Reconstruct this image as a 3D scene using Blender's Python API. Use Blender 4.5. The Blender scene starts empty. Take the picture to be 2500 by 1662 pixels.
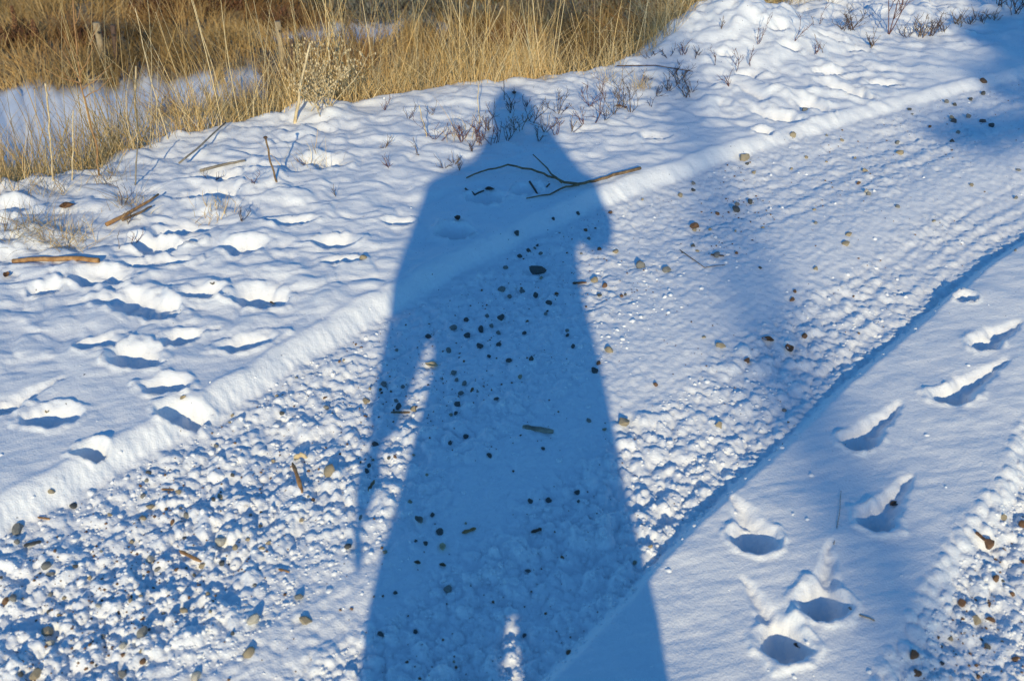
import bpy, bmesh, math, random
import numpy as np
from mathutils import Vector, Matrix, Euler

# ------------------------------------------------------------------ camera, sky, sun, exposure
S = bpy.context.scene
COL = S.collection
R = math.radians
CAM_H, VFOV, SUN_EL = 1.62, 37.0, 20.0
FPX = 831 / math.tan(R(VFOV / 2))                       # focal length in photo pixels (2500 x 1662)
PITCH = R(SUN_EL) + math.atan((831 - 270) / FPX)
cd = bpy.data.cameras.new('camera'); cam = bpy.data.objects.new('camera', cd); COL.objects.link(cam)
cam.location = (0, 0, CAM_H); cam.rotation_euler = (R(90) - PITCH, 0, 0)
cd.sensor_fit = 'HORIZONTAL'; cd.sensor_width = 23.6; cd.angle = 2 * math.atan(1250 / FPX)
cd.clip_start = 0.01; cd.clip_end = 3000
cd.dof.use_dof = True; cd.dof.focus_distance = 3.7; cd.dof.aperture_fstop = 3.6
S.camera = cam

W = bpy.data.worlds.new('World'); S.world = W; W.use_nodes = True
nt = W.node_tree; bg = nt.nodes['Background']
sky = nt.nodes.new('ShaderNodeTexSky'); sky.sky_type = 'NISHITA'; sky.sun_disc = False
sky.sun_elevation = R(SUN_EL); sky.sun_rotation = R(180)
sky.altitude = 1200; sky.air_density = 1.0; sky.dust_density = 0.05; sky.ozone_density = 5.0
tint = nt.nodes.new('ShaderNodeMix'); tint.data_type = 'RGBA'; tint.blend_type = 'MULTIPLY'; tint.inputs['Factor'].default_value = 1.0
tint.inputs['B'].default_value = (.47, .87, 1.0, 1)     # sky light tinted bluer to deepen the blue of the shaded snow
nt.links.new(sky.outputs['Color'], tint.inputs['A']); nt.links.new(tint.outputs['Result'], bg.inputs['Color']); bg.inputs['Strength'].default_value = 0.15

sl = bpy.data.lights.new('sun', 'SUN'); sl.energy = 3.3; sl.angle = R(0.6); sl.color = (1.0, 0.85, 0.55)
sun = bpy.data.objects.new('sun', sl); COL.objects.link(sun)
sun.rotation_euler = (R(90 - SUN_EL), 0, 0)             # light travels towards +Y and down
sun.location = (0, -20, 10)
S.view_settings.view_transform = 'Standard'; S.view_settings.look = 'None'
S.view_settings.exposure = 0.18; S.view_settings.gamma = 1.0; S.view_settings.use_curve_mapping = False

rng = np.random.default_rng(7); random.seed(7)
FW = np.array([0, math.cos(PITCH), -math.sin(PITCH)]); UP = np.array([0, math.sin(PITCH), math.cos(PITCH)])

def ray(px, py):
    return FW + np.array([1, 0, 0]) * (px - 1250) / FPX + UP * (831 - py) / FPX
def P(px, py, z=0.0):                                   # photo pixel -> point on the level z
    d = ray(px, py); return np.array([0, 0, CAM_H]) + d * ((z - CAM_H) / d[2])
def AT(px, py, y):                                      # photo pixel -> point on the upright plane y
    d = ray(px, py); return np.array([0, 0, CAM_H]) + d * (y / d[1])

# ------------------------------------------------------------------ noise
def _hash(ix, iy, seed):
    h = (ix.astype(np.int64) * 374761393 + iy.astype(np.int64) * 668265263 + seed * 974711) & 0xffffffff
    h = ((h ^ (h >> 13)) * 1274126177) & 0xffffffff
    h = ((h ^ (h >> 16)) * 2246822519) & 0xffffffff
    return ((h ^ (h >> 15)) & 0xffffff) / float(0x1000000)
def perlin(x, y, seed=0):
    ix = np.floor(x); iy = np.floor(y); fx = x - ix; fy = y - iy
    u = fx * fx * fx * (fx * (fx * 6 - 15) + 10); v = fy * fy * fy * (fy * (fy * 6 - 15) + 10)
    def g(ox, oy):
        a = _hash(ix + ox, iy + oy, seed) * 2 * np.pi
        return np.cos(a) * (fx - ox) + np.sin(a) * (fy - oy)
    a = g(0, 0); b = g(1, 0); c = g(0, 1); d = g(1, 1)
    return ((a + (b - a) * u) + ((c + (d - c) * u) - (a + (b - a) * u)) * v) * 1.5
def fbm(x, y, s, oct=4, seed=0, gain=.5):
    t = 0; a = 1; f = 1 / s
    for k in range(oct):
        t = t + a * perlin(x * f, y * f, seed + k * 13); a *= gain; f *= 2.03
    return t
def lumps(x, y, cell, seed, fill=1.0):                  # rounded clods, one per cell at most
    gx = x / cell; gy = y / cell; ix = np.floor(gx); iy = np.floor(gy); best = np.zeros_like(x)
    for ox in (-1, 0, 1):
        for oy in (-1, 0, 1):
            cx = ix + ox; cy = iy + oy
            h1 = _hash(cx, cy, seed); h2 = _hash(cx, cy, seed + 1); h3 = _hash(cx, cy, seed + 2); h4 = _hash(cx, cy, seed + 3)
            dx = gx - (cx + h1); dy = gy - (cy + h2); r = .3 + .45 * h3
            d2 = (dx * dx + dy * dy) / (r * r)
            best = np.maximum(best, np.where(h4 < fill, np.sqrt(np.clip(1 - d2, 0, 1)) * (.35 + .65 * h3), 0))
    return best
def sst(a, b, x):
    t = np.clip((x - a) / (b - a), 0, 1); return t * t * (3 - 2 * t)

# ------------------------------------------------------------------ terrain: a snowed-in track on a bank above a lower field
Q = math.sqrt(.5)
def uv(x, y): return (x + y) * Q, (y - x) * Q           # u along the track, v across it (to the left)
def curve(pts, z, pre, post):
    a = [uv(*P(px, py, z)[:2]) for px, py in pts]
    a = [(a[0][0] - 4, a[0][1] + pre)] + a + [(a[-1][0] + 6, a[-1][1] + post)]
    uu = np.linspace(a[0][0], a[-1][0], 600); vv = np.interp(uu, [q[0] for q in a], [q[1] for q in a])
    k = np.hanning(31); k /= k.sum(); vp = np.pad(vv, 15, mode='edge'); vv = np.convolve(vp, k, 'valid')
    return lambda u: np.interp(u, uu, vv)
cL1 = curve([(0, 1212), (160, 1120), (330, 1045), (440, 985), (560, 905), (680, 838), (840, 748), (960, 690), (1200, 560), (1340, 498), (1500, 440), (1660, 380), (1850, 320), (2050, 262), (2200, 222), (2340, 185), (2450, 160)], .06, -.3, -2.0)
cR1 = curve([(1450, 1570), (1560, 1432), (1620, 1370), (1720, 1265), (1920, 1085), (2115, 900), (2330, 720), (2500, 585)], .05, 0, -.6)
cR2 = curve([(2130, 1640), (2180, 1520), (2280, 1350), (2400, 1190), (2500, 1000)], .05, -.2, .1)
cB = curve([(0, 470), (100, 432), (300, 372), (500, 312), (800, 250), (1000, 215), (1240, 188), (1480, 162), (1600, 125), (1665, 105), (1740, 55), (1830, 25), (1940, -5)], .06, .3, .2)

# footprints: two photo points along the long side, width ratio, depth
PITS = [(52, 1020, 200, 1008, .62, .05), (-35, 1000, 50, 985, .6, .05), (262, 722, 440, 765, .5, .05), (440, 720, 556, 712, .5, .035), (565, 712, 700, 730, .62, .05),
 (542, 612, 650, 598, .7, .045), (165, 668, 312, 678, .55, .045), (62, 718, 152, 692, .55, .035), (190, 850, 300, 832, .55, .045), (395, 832, 490, 812, .7, .045),
 (280, 850, 385, 885, .75, .055), (540, 845, 672, 815, .5, .05), (345, 945, 470, 925, .6, .05), (385, 985, 490, 995, .8, .06), (185, 1098, 262, 1092, .9, .06),
 (760, 595, 880, 585, .5, .035), (795, 640, 880, 636, .5, .03), (375, 565, 510, 556, .5, .045), (300, 588, 440, 600, .5, .05), (425, 598, 492, 588, .5, .03),
 (300, 640, 470, 636, .3, .03), (660, 548, 780, 536, .4, .035), (730, 402, 850, 395, .7, .05), (480, 425, 600, 430, .6, .04), (455, 478, 600, 470, .5, .045),
 (1140, 478, 1232, 476, .85, .085), (1248, 464, 1325, 458, .8, .06), (1068, 560, 1152, 562, .95, .10), (930, 540, 1015, 535, .5, .03),
 (1980, 106, 2055, 110, .7, .05), (1860, 118, 1920, 116, .7, .05), (2066, 124, 2125, 120, .6, .04), (1985, 178, 2064, 172, .5, .045), (1800, 184, 1862, 180, .6, .045), (2110, 194, 2206, 192, .35, .03),
 (1996, 196, 2130, 234, .4, .05), (1936, 228, 2030, 266, .4, .05), (1810, 250, 1960, 284, .4, .045), (1838, 305, 1890, 312, .9, .06), (1740, 152, 1790, 158, .6, .04), (1890, 144, 1950, 140, .6, .045),
 (1560, 330, 1640, 325, .5, .02), (2200, 70, 2290, 64, .6, .05), (2330, 62, 2420, 70, .6, .04), (2360, 100, 2440, 96, .6, .04),
 (1784, 1296, 1910, 1318, .75, .055), (2092, 1256, 2190, 1254, .95, .06), (1944, 1458, 2078, 1462, .85, .062), (1852, 1552, 1984, 1556, .95, .065),
 (2052, 1066, 2150, 1060, .7, .055), (2278, 960, 2378, 950, .6, .055), (2364, 836, 2446, 824, .6, .05), (2332, 722, 2382, 714, .8, .045)]
DRAGS = [(1846, 1290, 1790, 1195, 55, .05), (2150, 1250, 2232, 1146, 46, .06), (2015, 1450, 2030, 1315, 46, .045), (1915, 1540, 1812, 1395, 45, .035),
 (2105, 1058, 2206, 972, 44, .06), (2335, 950, 2466, 868, 40, .055), (2408, 826, 2500, 772, 36, .05), (15, 985, 165, 920, 30, .03), (430, 822, 545, 795, 28, .03), (620, 725, 700, 690, 25, .025), (330, 720, 262, 695, 28, .02)]
PITW = []
for x1, y1, x2, y2, ratio, D in PITS:
    a = P(x1, y1, .05)[:2]; b = P(x2, y2, .05)[:2]; c = (a + b) / 2; h = (b - a) / 2; L = np.linalg.norm(h); PITW.append((c, h / L, L * 1.05, L * 1.05 * ratio, D * (.74 if c[0] > .55 and c[1] < 3.2 else 1)))
DRAGW = []
for x1, y1, x2, y2, w, D in DRAGS:
    a = P(x1, y1, .05); b = P(x2, y2, .05); sl_ = np.linalg.norm(a - np.array([0, 0, CAM_H])); DRAGW.append((a[:2], b[:2], w * sl_ / FPX, D))
MOUND = P(1790, 70, .1)[:2]

def zones(x, y):
    u, v = uv(x, y)
    wob = .014 * perlin(u * 4, v * 0, 3) + .006 * perlin(u * 15, v * 0, 4)
    s1 = cL1(u) + wob - v                               # metres right of the left snow wall (into the track)
    s2 = v - cR1(u) + wob * .3                          # metres left of the right snow wall
    s3 = cR2(u) + wob - v                               # metres right of the strip's far wall
    dB = v - cB(u) + .07 * perlin(u * 2.3, v * 0, 5) + .03 * perlin(u * 9, v * 0, 6)
    return u, v, s1, s2, s3, dB
def snow_patch(x, y):                                   # 1 = bare snow on the lower field
    n = fbm(x, y, 1.5, 4, 71, .65)
    p = np.exp(-(((x + 6.0) / 3.0) ** 2 + ((y - 12.4) / 2.2) ** 2)) * 1.0
    p = p + np.exp(-(((x + 2.2) / 1.9) ** 2 + ((y - 16.9) / 1.3) ** 2)) * .75
    p = p + np.exp(-(((x - 1.4) / 1.2) ** 2 + ((y - 19.2) / .7) ** 2)) * .9
    return sst(.40, .56, p + .36 * n - .04)

def height(x, y, fine=True):
    x = np.asarray(x, float); y = np.asarray(y, float)
    u, v, s1, s2, s3, dB = zones(x, y)
    inroad = sst(0, .076, s1) * sst(-.004, .05, s2)     # packed track between the two walls
    far = sst(0, .10, s3)                               # packed track right of the strip
    packed = np.maximum(inroad, far)
    z = np.where(s1 > .6, .038, .048 - .020 * sst(2.0, 4.4, u)) * (1 - packed)
    near = np.hypot(x, y) < 12
    # undisturbed snow
    soft = .012 * fbm(x, y, .5, 3, 11) + .0028 * fbm(x, y * 1.0, .11, 3, 21)
    soft = soft + .0012 * perlin(x * 9 + y * 3, y * 60 - x * 18, 31)
    shoulder = sst(-.02, .08, -s1)
    lump = shoulder * sst(-1.6, -.6, dB) * (1 + .5 * sst(3.6, 4.6, u))
    leftl = sst(.6, -1.4, x) * shoulder * sst(2.2, 3.2, y - .2 * x)
    rug = np.maximum(lump * .75, leftl) * (.8 + .6 * sst(-.25, .45, fbm(x, y, .8, 2, 50)))
    wx_ = x + .03 * perlin(x * 9, y * 9, 48); wy_ = y + .03 * perlin(x * 9, y * 9, 49)
    soft = soft + rug * (.026 * np.abs(fbm(wx_, wy_, .34, 4, 41, .55)) * 1.1 + .011 * fbm(wx_ * .7, wy_ * 1.3, .12, 3, 45, .6) + .012 * lumps(wx_, wy_, .085, 47, .42))
    z = z + soft * (1 - packed) + .007 * np.exp(-((s1 + .010) / .013) ** 2) * (.7 + .6 * perlin(u * 11, v * 0, 7)) * (s2 > 0)
    # packed track: crown, ruts, rubble
    wL = sst(.03, .11, s1) * (1 - .85 * sst(.5, .86, s1 + .06 * perlin(u * 3, v * 3, 8)))
    wR = sst(.0, .05, s2) * (1 - .85 * sst(.30, .42, s2 + .03 * perlin(u * 4, v * 3, 9)))
    rub = np.maximum(np.maximum(wL, wR) * inroad, far)
    rub = rub * (.72 + .45 * perlin(u * 2.2, v * 2.2, 10))
    # the near left stretch is churned more than the far one
    rub = rub * (.75 + .6 * sst(2.9, 1.6, np.hypot(x, y)))
    crown = .022 * sst(.35, .8, s1) * sst(.2, .5, s2) - .010 * np.exp(-((s1 - .28) / .16) ** 2)
    z = z + inroad * crown
    if fine:
        wx = x + .008 * perlin(x * 20, y * 20, 61); wy = y + .008 * perlin(x * 20, y * 20, 62)
        nearf = .52 + .48 * sst(3.8, 2.3, np.hypot(x, y))
        clod = .0135 * nearf * lumps(wx, wy, .040, 101, .72) + .0085 * lumps(wx, wy, .019, 111, .8) + .013 * nearf * lumps(wx, wy, .085, 121, .40)
        clod = clod + .006 * nearf * perlin(x * 14, y * 14, 63) + .005 * perlin(x * 40, y * 40, 64) + .0035 * perlin(x * 85, y * 85, 60)
        z = z + rub * clod
        # tread rows pressed along the track on the right and far left
        row = .0036 * np.cos(s2 * 2 * np.pi / .062) * sst(.02, .05, s2) * sst(.34, .26, s2) + .0038 * np.cos(s1 * 2 * np.pi / .10 + 1 + 2.5 * perlin(u * 2, v * 5, 77)) * sst(.1, .2, s1) * sst(.75, .5, s1) * sst(2.2, 3.4, u)
        cross = .003 * np.cos(u * 2 * np.pi / .028 + 3 * s2 * 30) * sst(.02, .05, s2) * sst(.10, .05, s2)
        z = z + inroad * (row * (.6 + .6 * perlin(u * 7, v * 20, 65)) + cross)
        # smooth packed crown keeps a fine grain and scratches along the track
        grain = .0020 * lumps(x, y, .016, 131, .45) + .0018 * perlin(u * 9, v * 55, 66) + .0022 * perlin(x * 45, y * 45, 67)
        z = z + packed * (1 - np.clip(rub, 0, 1)) * grain
        # ribs the tyre flank left on the left wall, crumbs on the walls
        wall = sst(0, .02, s1) * sst(.10, .06, s1)
        z = z + wall * (.0006 * np.cos((u + s1 * .6 + .008 * perlin(u * 9, v * 0, 70)) * 2 * np.pi / .019) * sst(1.6, .9, u) + .0028 * perlin(u * 60, v * 16, 68) + .0035 * perlin(u * 17, v * 12, 69))
        w3 = sst(-.01, .02, s3) * sst(.16, .08, s3)
        z = z + w3 * .010 * lumps(x, y, .03, 141, .7)
    for c, h, a, b, D in PITW:
        dx = x - c[0]; dy = y - c[1]; m = (dx * dx + dy * dy) < (2 * max(a, b)) ** 2
        if not m.any(): continue
        dx = dx[m]; dy = dy[m]; p = dx * h[0] + dy * h[1]; q = -dx * h[1] + dy * h[0]
        rr = np.sqrt((p / a) ** 2 + (q / b) ** 2) * (1 + .24 * perlin(x[m] * 17, y[m] * 17, 80) + .10 * perlin(x[m] * 50, y[m] * 50, 81))
        bot = .016 * lumps(x[m], y[m], .045, 82, .8)
        fr = sst(-.5, .6, dy / max(a, b)); e = 1 - sst(.72 - .52 * fr, 1.06, rr)
        rough = .017 * perlin(x[m] * 22, y[m] * 22, 87) + .006 * perlin(x[m] * 55, y[m] * 55, 88)
        z[m] += -D * (1 - .45 * sst(-.4, .8, dy / max(a, b))) * e + (bot + rough) * e * (1 - .5 * fr) + .006 * np.exp(-((rr - 1.18) / .17) ** 2) * (1 + perlin(x[m] * 25, y[m] * 25, 83))
    for a, b, w, D in DRAGW:
        d = b - a; L = np.linalg.norm(d); d = d / L; dx = x - a[0]; dy = y - a[1]
        t = (dx * d[0] + dy * d[1]) / L; q = (-dx * d[1] + dy * d[0]); m = (t > -.3) & (t < 1.05) & (np.abs(q) < 2 * w)
        if not m.any(): continue
        t = t[m]; q = q[m] + .006 * perlin(x[m] * 30, y[m] * 30, 89); tt = np.clip(t, 0, 1); ww = (w * (1 - .86 * tt) + .004) * (1 + .25 * perlin(t * L * 40, q * 0, 90))
        e = (1 - sst(.05, 1.0, np.abs(q) / ww)) * sst(-.25, .0, t) * sst(1.05, .9, t)
        z[m] += -D * .8 * (1 - .85 * tt) * e + e * (.0022 * perlin(t * L * 70 + q * 30, q * 14, 85) + .003 * perlin(t * L * 150, q * 60, 86))
    # bank mound, drop and lower field
    z = z + .20 * np.exp(-(((x - MOUND[0]) / .45) ** 2 + ((y - MOUND[1]) / .40) ** 2))
    d = np.maximum(dB, 0)
    drop = np.where(d < 1.6, .78 * d - .30 * (1 - np.exp(-d / .25)) * .35, 0)
    drop = np.where(d >= 1.6, .78 * 1.6 - .105 + .50 * (d - 1.6), drop)
    lim = 3.2 + .012 * np.maximum(y - 10, 0)
    drop = lim * (1 - np.exp(-(drop / lim) - .9 * (drop / lim) ** 2))
    z = z - drop + sst(.5, 3, d) * (.16 * fbm(x, y, 2.4, 3, 91)) + sst(.15, .8, d) * .05 * fbm(x, y, .4, 2, 92)
    return z

GRID = {}
def hq(x, y):                                           # height read back from the finished ground sheet
    x = np.asarray(x, float); y = np.asarray(y, float); A, r, Z = GRID['A'], GRID['r'], GRID['z']
    a = np.arctan2(x, y); q = np.clip(np.hypot(x, y), r[0], r[-1])
    i = np.clip(np.searchsorted(r, q) - 1, 0, len(r) - 2); j = np.clip(np.searchsorted(A, a) - 1, 0, len(A) - 2)
    fi = (q - r[i]) / (r[i + 1] - r[i]); fj = np.clip((a - A[j]) / (A[j + 1] - A[j]), 0, 1)
    return (Z[i, j] * (1 - fj) + Z[i, j + 1] * fj) * (1 - fi) + (Z[i + 1, j] * (1 - fj) + Z[i + 1, j + 1] * fj) * fi
def H1(x, y): return float(hq(np.array([x]), np.array([y]))[0])
def G(px, py):                                          # photo pixel -> point on the ground
    z = .03
    for k in range(7):
        p = P(px, py, z); z = .4 * z + .6 * H1(p[0], p[1])
    p = P(px, py, z); p[2] = H1(p[0], p[1]); return p

# ------------------------------------------------------------------ materials
def mat(name, rough=.8, spec=.3):
    m = bpy.data.materials.new(name); m.use_nodes = True; n = m.node_tree.nodes; b = n['Principled BSDF']
    b.inputs['Roughness'].default_value = rough; b.inputs['Specular IOR Level'].default_value = spec
    return m, n, m.node_tree.links, b
def noise_mat(name, c1, c2, scale=30, rough=.85, bump=.3, detail=6, dist=.002):
    m, n, l, b = mat(name, rough)
    tc = n.new('ShaderNodeTexCoord'); no = n.new('ShaderNodeTexNoise'); no.inputs['Scale'].default_value = scale; no.inputs['Detail'].default_value = detail
    l.new(tc.outputs['Object'], no.inputs['Vector'])
    cr = n.new('ShaderNodeValToRGB'); cr.color_ramp.elements[0].position = .32; cr.color_ramp.elements[1].position = .68
    cr.color_ramp.elements[0].color = (*c1, 1); cr.color_ramp.elements[1].color = (*c2, 1)
    l.new(no.outputs['Fac'], cr.inputs['Fac']); l.new(cr.outputs['Color'], b.inputs['Base Color'])
    bp = n.new('ShaderNodeBump'); bp.inputs['Strength'].default_value = bump; bp.inputs['Distance'].default_value = dist
    l.new(no.outputs['Fac'], bp.inputs['Height']); l.new(bp.outputs['Normal'], b.inputs['Normal'])
    return m
def snow_material():
    m, n, l, b = mat('snow', .62, .25)
    geo = n.new('ShaderNodeNewGeometry')
    at = n.new('ShaderNodeAttribute'); at.attribute_name = 'litter'
    ad = n.new('ShaderNodeAttribute'); ad.attribute_name = 'dirt'
    # dry litter under the grass
    n1 = n.new('ShaderNodeTexNoise'); n1.inputs['Scale'].default_value = 9; n1.inputs['Detail'].default_value = 8; l.new(geo.outputs['Position'], n1.inputs['Vector'])
    r1 = n.new('ShaderNodeValToRGB'); r1.color_ramp.elements[0].color = (.14, .088, .040, 1); r1.color_ramp.elements[1].color = (.48, .34, .16, 1)
    r1.color_ramp.elements[0].position = .35; r1.color_ramp.elements[1].position = .7; l.new(n1.outputs['Fac'], r1.inputs['Fac'])
    # grit in the packed track
    n2 = n.new('ShaderNodeTexNoise'); n2.inputs['Scale'].default_value = 46; n2.inputs['Detail'].default_value = 5; n2.inputs['Roughness'].default_value = .7
    l.new(geo.outputs['Position'], n2.inputs['Vector'])
    r2 = n.new('ShaderNodeMapRange'); r2.inputs['From Min'].default_value = .60; r2.inputs['From Max'].default_value = .74; l.new(n2.outputs['Fac'], r2.inputs['Value'])
    mu = n.new('ShaderNodeMath'); mu.operation = 'MULTIPLY'; l.new(r2.outputs['Result'], mu.inputs[0]); l.new(ad.outputs['Fac'], mu.inputs[1])
    mu2 = n.new('ShaderNodeMath'); mu2.operation = 'MULTIPLY'; mu2.inputs[1].default_value = .55; l.new(mu.outputs[0], mu2.inputs[0])
    mx = n.new('ShaderNodeMix'); mx.data_type = 'RGBA'; mx.inputs['A'].default_value = (.86, .875, .89, 1); mx.inputs['B'].default_value = (.33, .29, .24, 1)
    l.new(mu2.outputs[0], mx.inputs['Factor'])
    mx2 = n.new('ShaderNodeMix'); mx2.data_type = 'RGBA'; l.new(mx.outputs['Result'], mx2.inputs['A']); l.new(r1.outputs['Color'], mx2.inputs['B']); l.new(at.outputs['Fac'], mx2.inputs['Factor'])
    l.new(mx2.outputs['Result'], b.inputs['Base Color'])
    # grain of the crystals
    n3 = n.new('ShaderNodeTexNoise'); n3.inputs['Scale'].default_value = 260; n3.inputs['Detail'].default_value = 3; l.new(geo.outputs['Position'], n3.inputs['Vector'])
    n4 = n.new('ShaderNodeTexNoise'); n4.inputs['Scale'].default_value = 90; n4.inputs['Detail'].default_value = 2; l.new(geo.outputs['Position'], n4.inputs['Vector'])
    add = n.new('ShaderNodeMath'); add.operation = 'ADD'; l.new(n3.outputs['Fac'], add.inputs[0]); l.new(n4.outputs['Fac'], add.inputs[1])
    bp = n.new('ShaderNodeBump'); bp.inputs['Strength'].default_value = .6; bp.inputs['Distance'].default_value = .0026
    l.new(add.outputs[0], bp.inputs['Height']); l.new(bp.outputs['Normal'], b.inputs['Normal'])
    # sparse crystals that mirror the sun
    vo = n.new('ShaderNodeTexVoronoi'); vo.inputs['Scale'].default_value = 240; l.new(geo.outputs['Position'], vo.inputs['Vector'])
    sep = n.new('ShaderNodeSeparateColor'); l.new(vo.outputs['Color'], sep.inputs['Color'])
    gt = n.new('ShaderNodeMath'); gt.operation = 'GREATER_THAN'; gt.inputs[1].default_value = .978; l.new(sep.outputs['Red'], gt.inputs[0])
    w1 = n.new('ShaderNodeTexWhiteNoise'); w1.noise_dimensions = '3D'; l.new(vo.outputs['Position'], w1.inputs['Vector'])
    sb = n.new('ShaderNodeVectorMath'); sb.operation = 'SUBTRACT'; sb.inputs[1].default_value = (.5, .5, .5); l.new(w1.outputs['Color'], sb.inputs[0])
    sc = n.new('ShaderNodeVectorMath'); sc.operation = 'SCALE'; sc.inputs['Scale'].default_value = 2.4; l.new(sb.outputs[0], sc.inputs[0])
    an = n.new('ShaderNodeVectorMath'); an.operation = 'ADD'; l.new(sc.outputs[0], an.inputs[0]); l.new(geo.outputs['Normal'], an.inputs[1])
    no = n.new('ShaderNodeVectorMath'); no.operation = 'NORMALIZE'; l.new(an.outputs[0], no.inputs[0])
    l.new(no.outputs[0], b.inputs['Coat Normal']); l.new(gt.outputs[0], b.inputs['Coat Weight']); b.inputs['Coat Roughness'].default_value = .16
    return m
def blade_material(name, transl=.12):
    m = bpy.data.materials.new(name); m.use_nodes = True; n = m.node_tree.nodes; l = m.node_tree.links; n.remove(n['Principled BSDF'])
    at = n.new('ShaderNodeAttribute'); at.attribute_name = 'Col'
    d = n.new('ShaderNodeBsdfDiffuse'); t = n.new('ShaderNodeBsdfTranslucent'); mx = n.new('ShaderNodeMixShader'); mx.inputs[0].default_value = transl
    l.new(at.outputs['Color'], d.inputs['Color']); l.new(at.outputs['Color'], t.inputs['Color']); l.new(d.outputs[0], mx.inputs[1]); l.new(t.outputs[0], mx.inputs[2])
    l.new(mx.outputs[0], n['Material Output'].inputs['Surface']); return m
M = {}
M['snow'] = snow_material(); M['blade'] = blade_material('dry_blade')
M['stone_dark'] = noise_mat('stone_dark', (.045, .05, .052), (.13, .135, .13), 45)
M['stone_grey'] = noise_mat('stone_grey', (.13, .135, .13), (.28, .275, .25), 45)
M['stone_tan'] = noise_mat('stone_tan', (.22, .18, .12), (.42, .36, .25), 40)
M['stone_brown'] = noise_mat('stone_brown', (.10, .055, .03), (.26, .15, .085), 40)
M['stone_pale'] = noise_mat('stone_pale', (.34, .31, .25), (.6, .57, .48), 40)
M['twig_brown'] = noise_mat('twig_brown', (.11, .07, .04), (.30, .20, .11), 60)
M['twig_dark'] = noise_mat('twig_dark', (.06, .04, .032), (.17, .11, .08), 60)
M['twig_red'] = noise_mat('twig_red', (.09, .035, .03), (.24, .11, .085), 80)
M['bark_orange'] = noise_mat('bark_orange', (.26, .13, .05), (.5, .29, .13), 70)
M['straw'] = noise_mat('straw', (.50, .37, .19), (.80, .65, .40), 60)
M['leaf_brown'] = noise_mat('leaf_brown', (.12, .06, .03), (.30, .16, .08), 50)
M['wood_grey'] = noise_mat('wood_grey', (.16, .14, .11), (.36, .31, .24), 50)
M['post_wood'] = noise_mat('post_wood', (.24, .19, .12), (.46, .37, .24), 14)
M['black'] = noise_mat('black_metal', (.02, .02, .02), (.05, .05, .05), 40, .5)
M['coat'] = noise_mat('coat_cloth', (.02, .03, .05), (.05, .06, .09), 60)
M['trousers'] = noise_mat('trouser_cloth', (.03, .03, .03), (.07, .065, .06), 60)
M['boot'] = noise_mat('boot_leather', (.04, .025, .015), (.10, .06, .035), 40, .6)
M['wool'] = noise_mat('hat_wool', (.06, .02, .02), (.14, .05, .045), 120)
M['skin'] = noise_mat('skin', (.48, .28, .20), (.62, .38, .28), 30, .55, .1)
M['needle'] = noise_mat('needle_green', (.02, .045, .018), (.06, .10, .035), 8)
M['bark'] = noise_mat('tree_bark', (.07, .055, .04), (.2, .16, .12), 12, .9, .6, 6, .02)
M['glass'] = mat('lens_glass', .05, .6)[0]; M['glass'].node_tree.nodes['Principled BSDF'].inputs['Base Color'].default_value = (.01, .012, .02, 1)

# ------------------------------------------------------------------ object helpers
def mesh_np(name, v, f, material, smooth=True, attrs=None, col=None):
    v = np.asarray(v, np.float32); me = bpy.data.meshes.new(name)
    f = np.asarray(f, np.int32); k = f.shape[1]
    me.vertices.add(len(v)); me.vertices.foreach_set('co', v.ravel())
    me.loops.add(f.size); me.loops.foreach_set('vertex_index', f.ravel())
    me.polygons.add(len(f)); me.polygons.foreach_set('loop_start', np.arange(0, f.size, k, dtype=np.int32))
    me.polygons.foreach_set('loop_total', np.full(len(f), k, np.int32))
    me.polygons.foreach_set('use_smooth', np.full(len(f), smooth))
    me.update(calc_edges=True); me.validate(verbose=False)
    for nm, a in (attrs or {}).items():
        at = me.attributes.new(nm, 'FLOAT', 'POINT'); at.data.foreach_set('value', np.asarray(a, np.float32))
    if col is not None:
        at = me.attributes.new('Col', 'FLOAT_COLOR', 'POINT'); c4 = np.ones((len(v), 4), np.float32); c4[:, :3] = col; at.data.foreach_set('color', c4.ravel())
    if material: me.materials.append(material)
    return me
def link(name, me, parent=None, loc=(0, 0, 0)):
    o = bpy.data.objects.new(name, me); COL.objects.link(o); o.location = loc
    if parent: o.parent = parent
    return o
def tag(o, label, cat=None, group=None, kind=None):
    o['label'] = label
    if cat: o['category'] = cat
    if group: o['group'] = group
    if kind: o['kind'] = kind
    return o
def empty(name, loc): 
    o = bpy.data.objects.new(name, None); COL.objects.link(o); o.location = loc; o.empty_display_size = .1; return o
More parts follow.
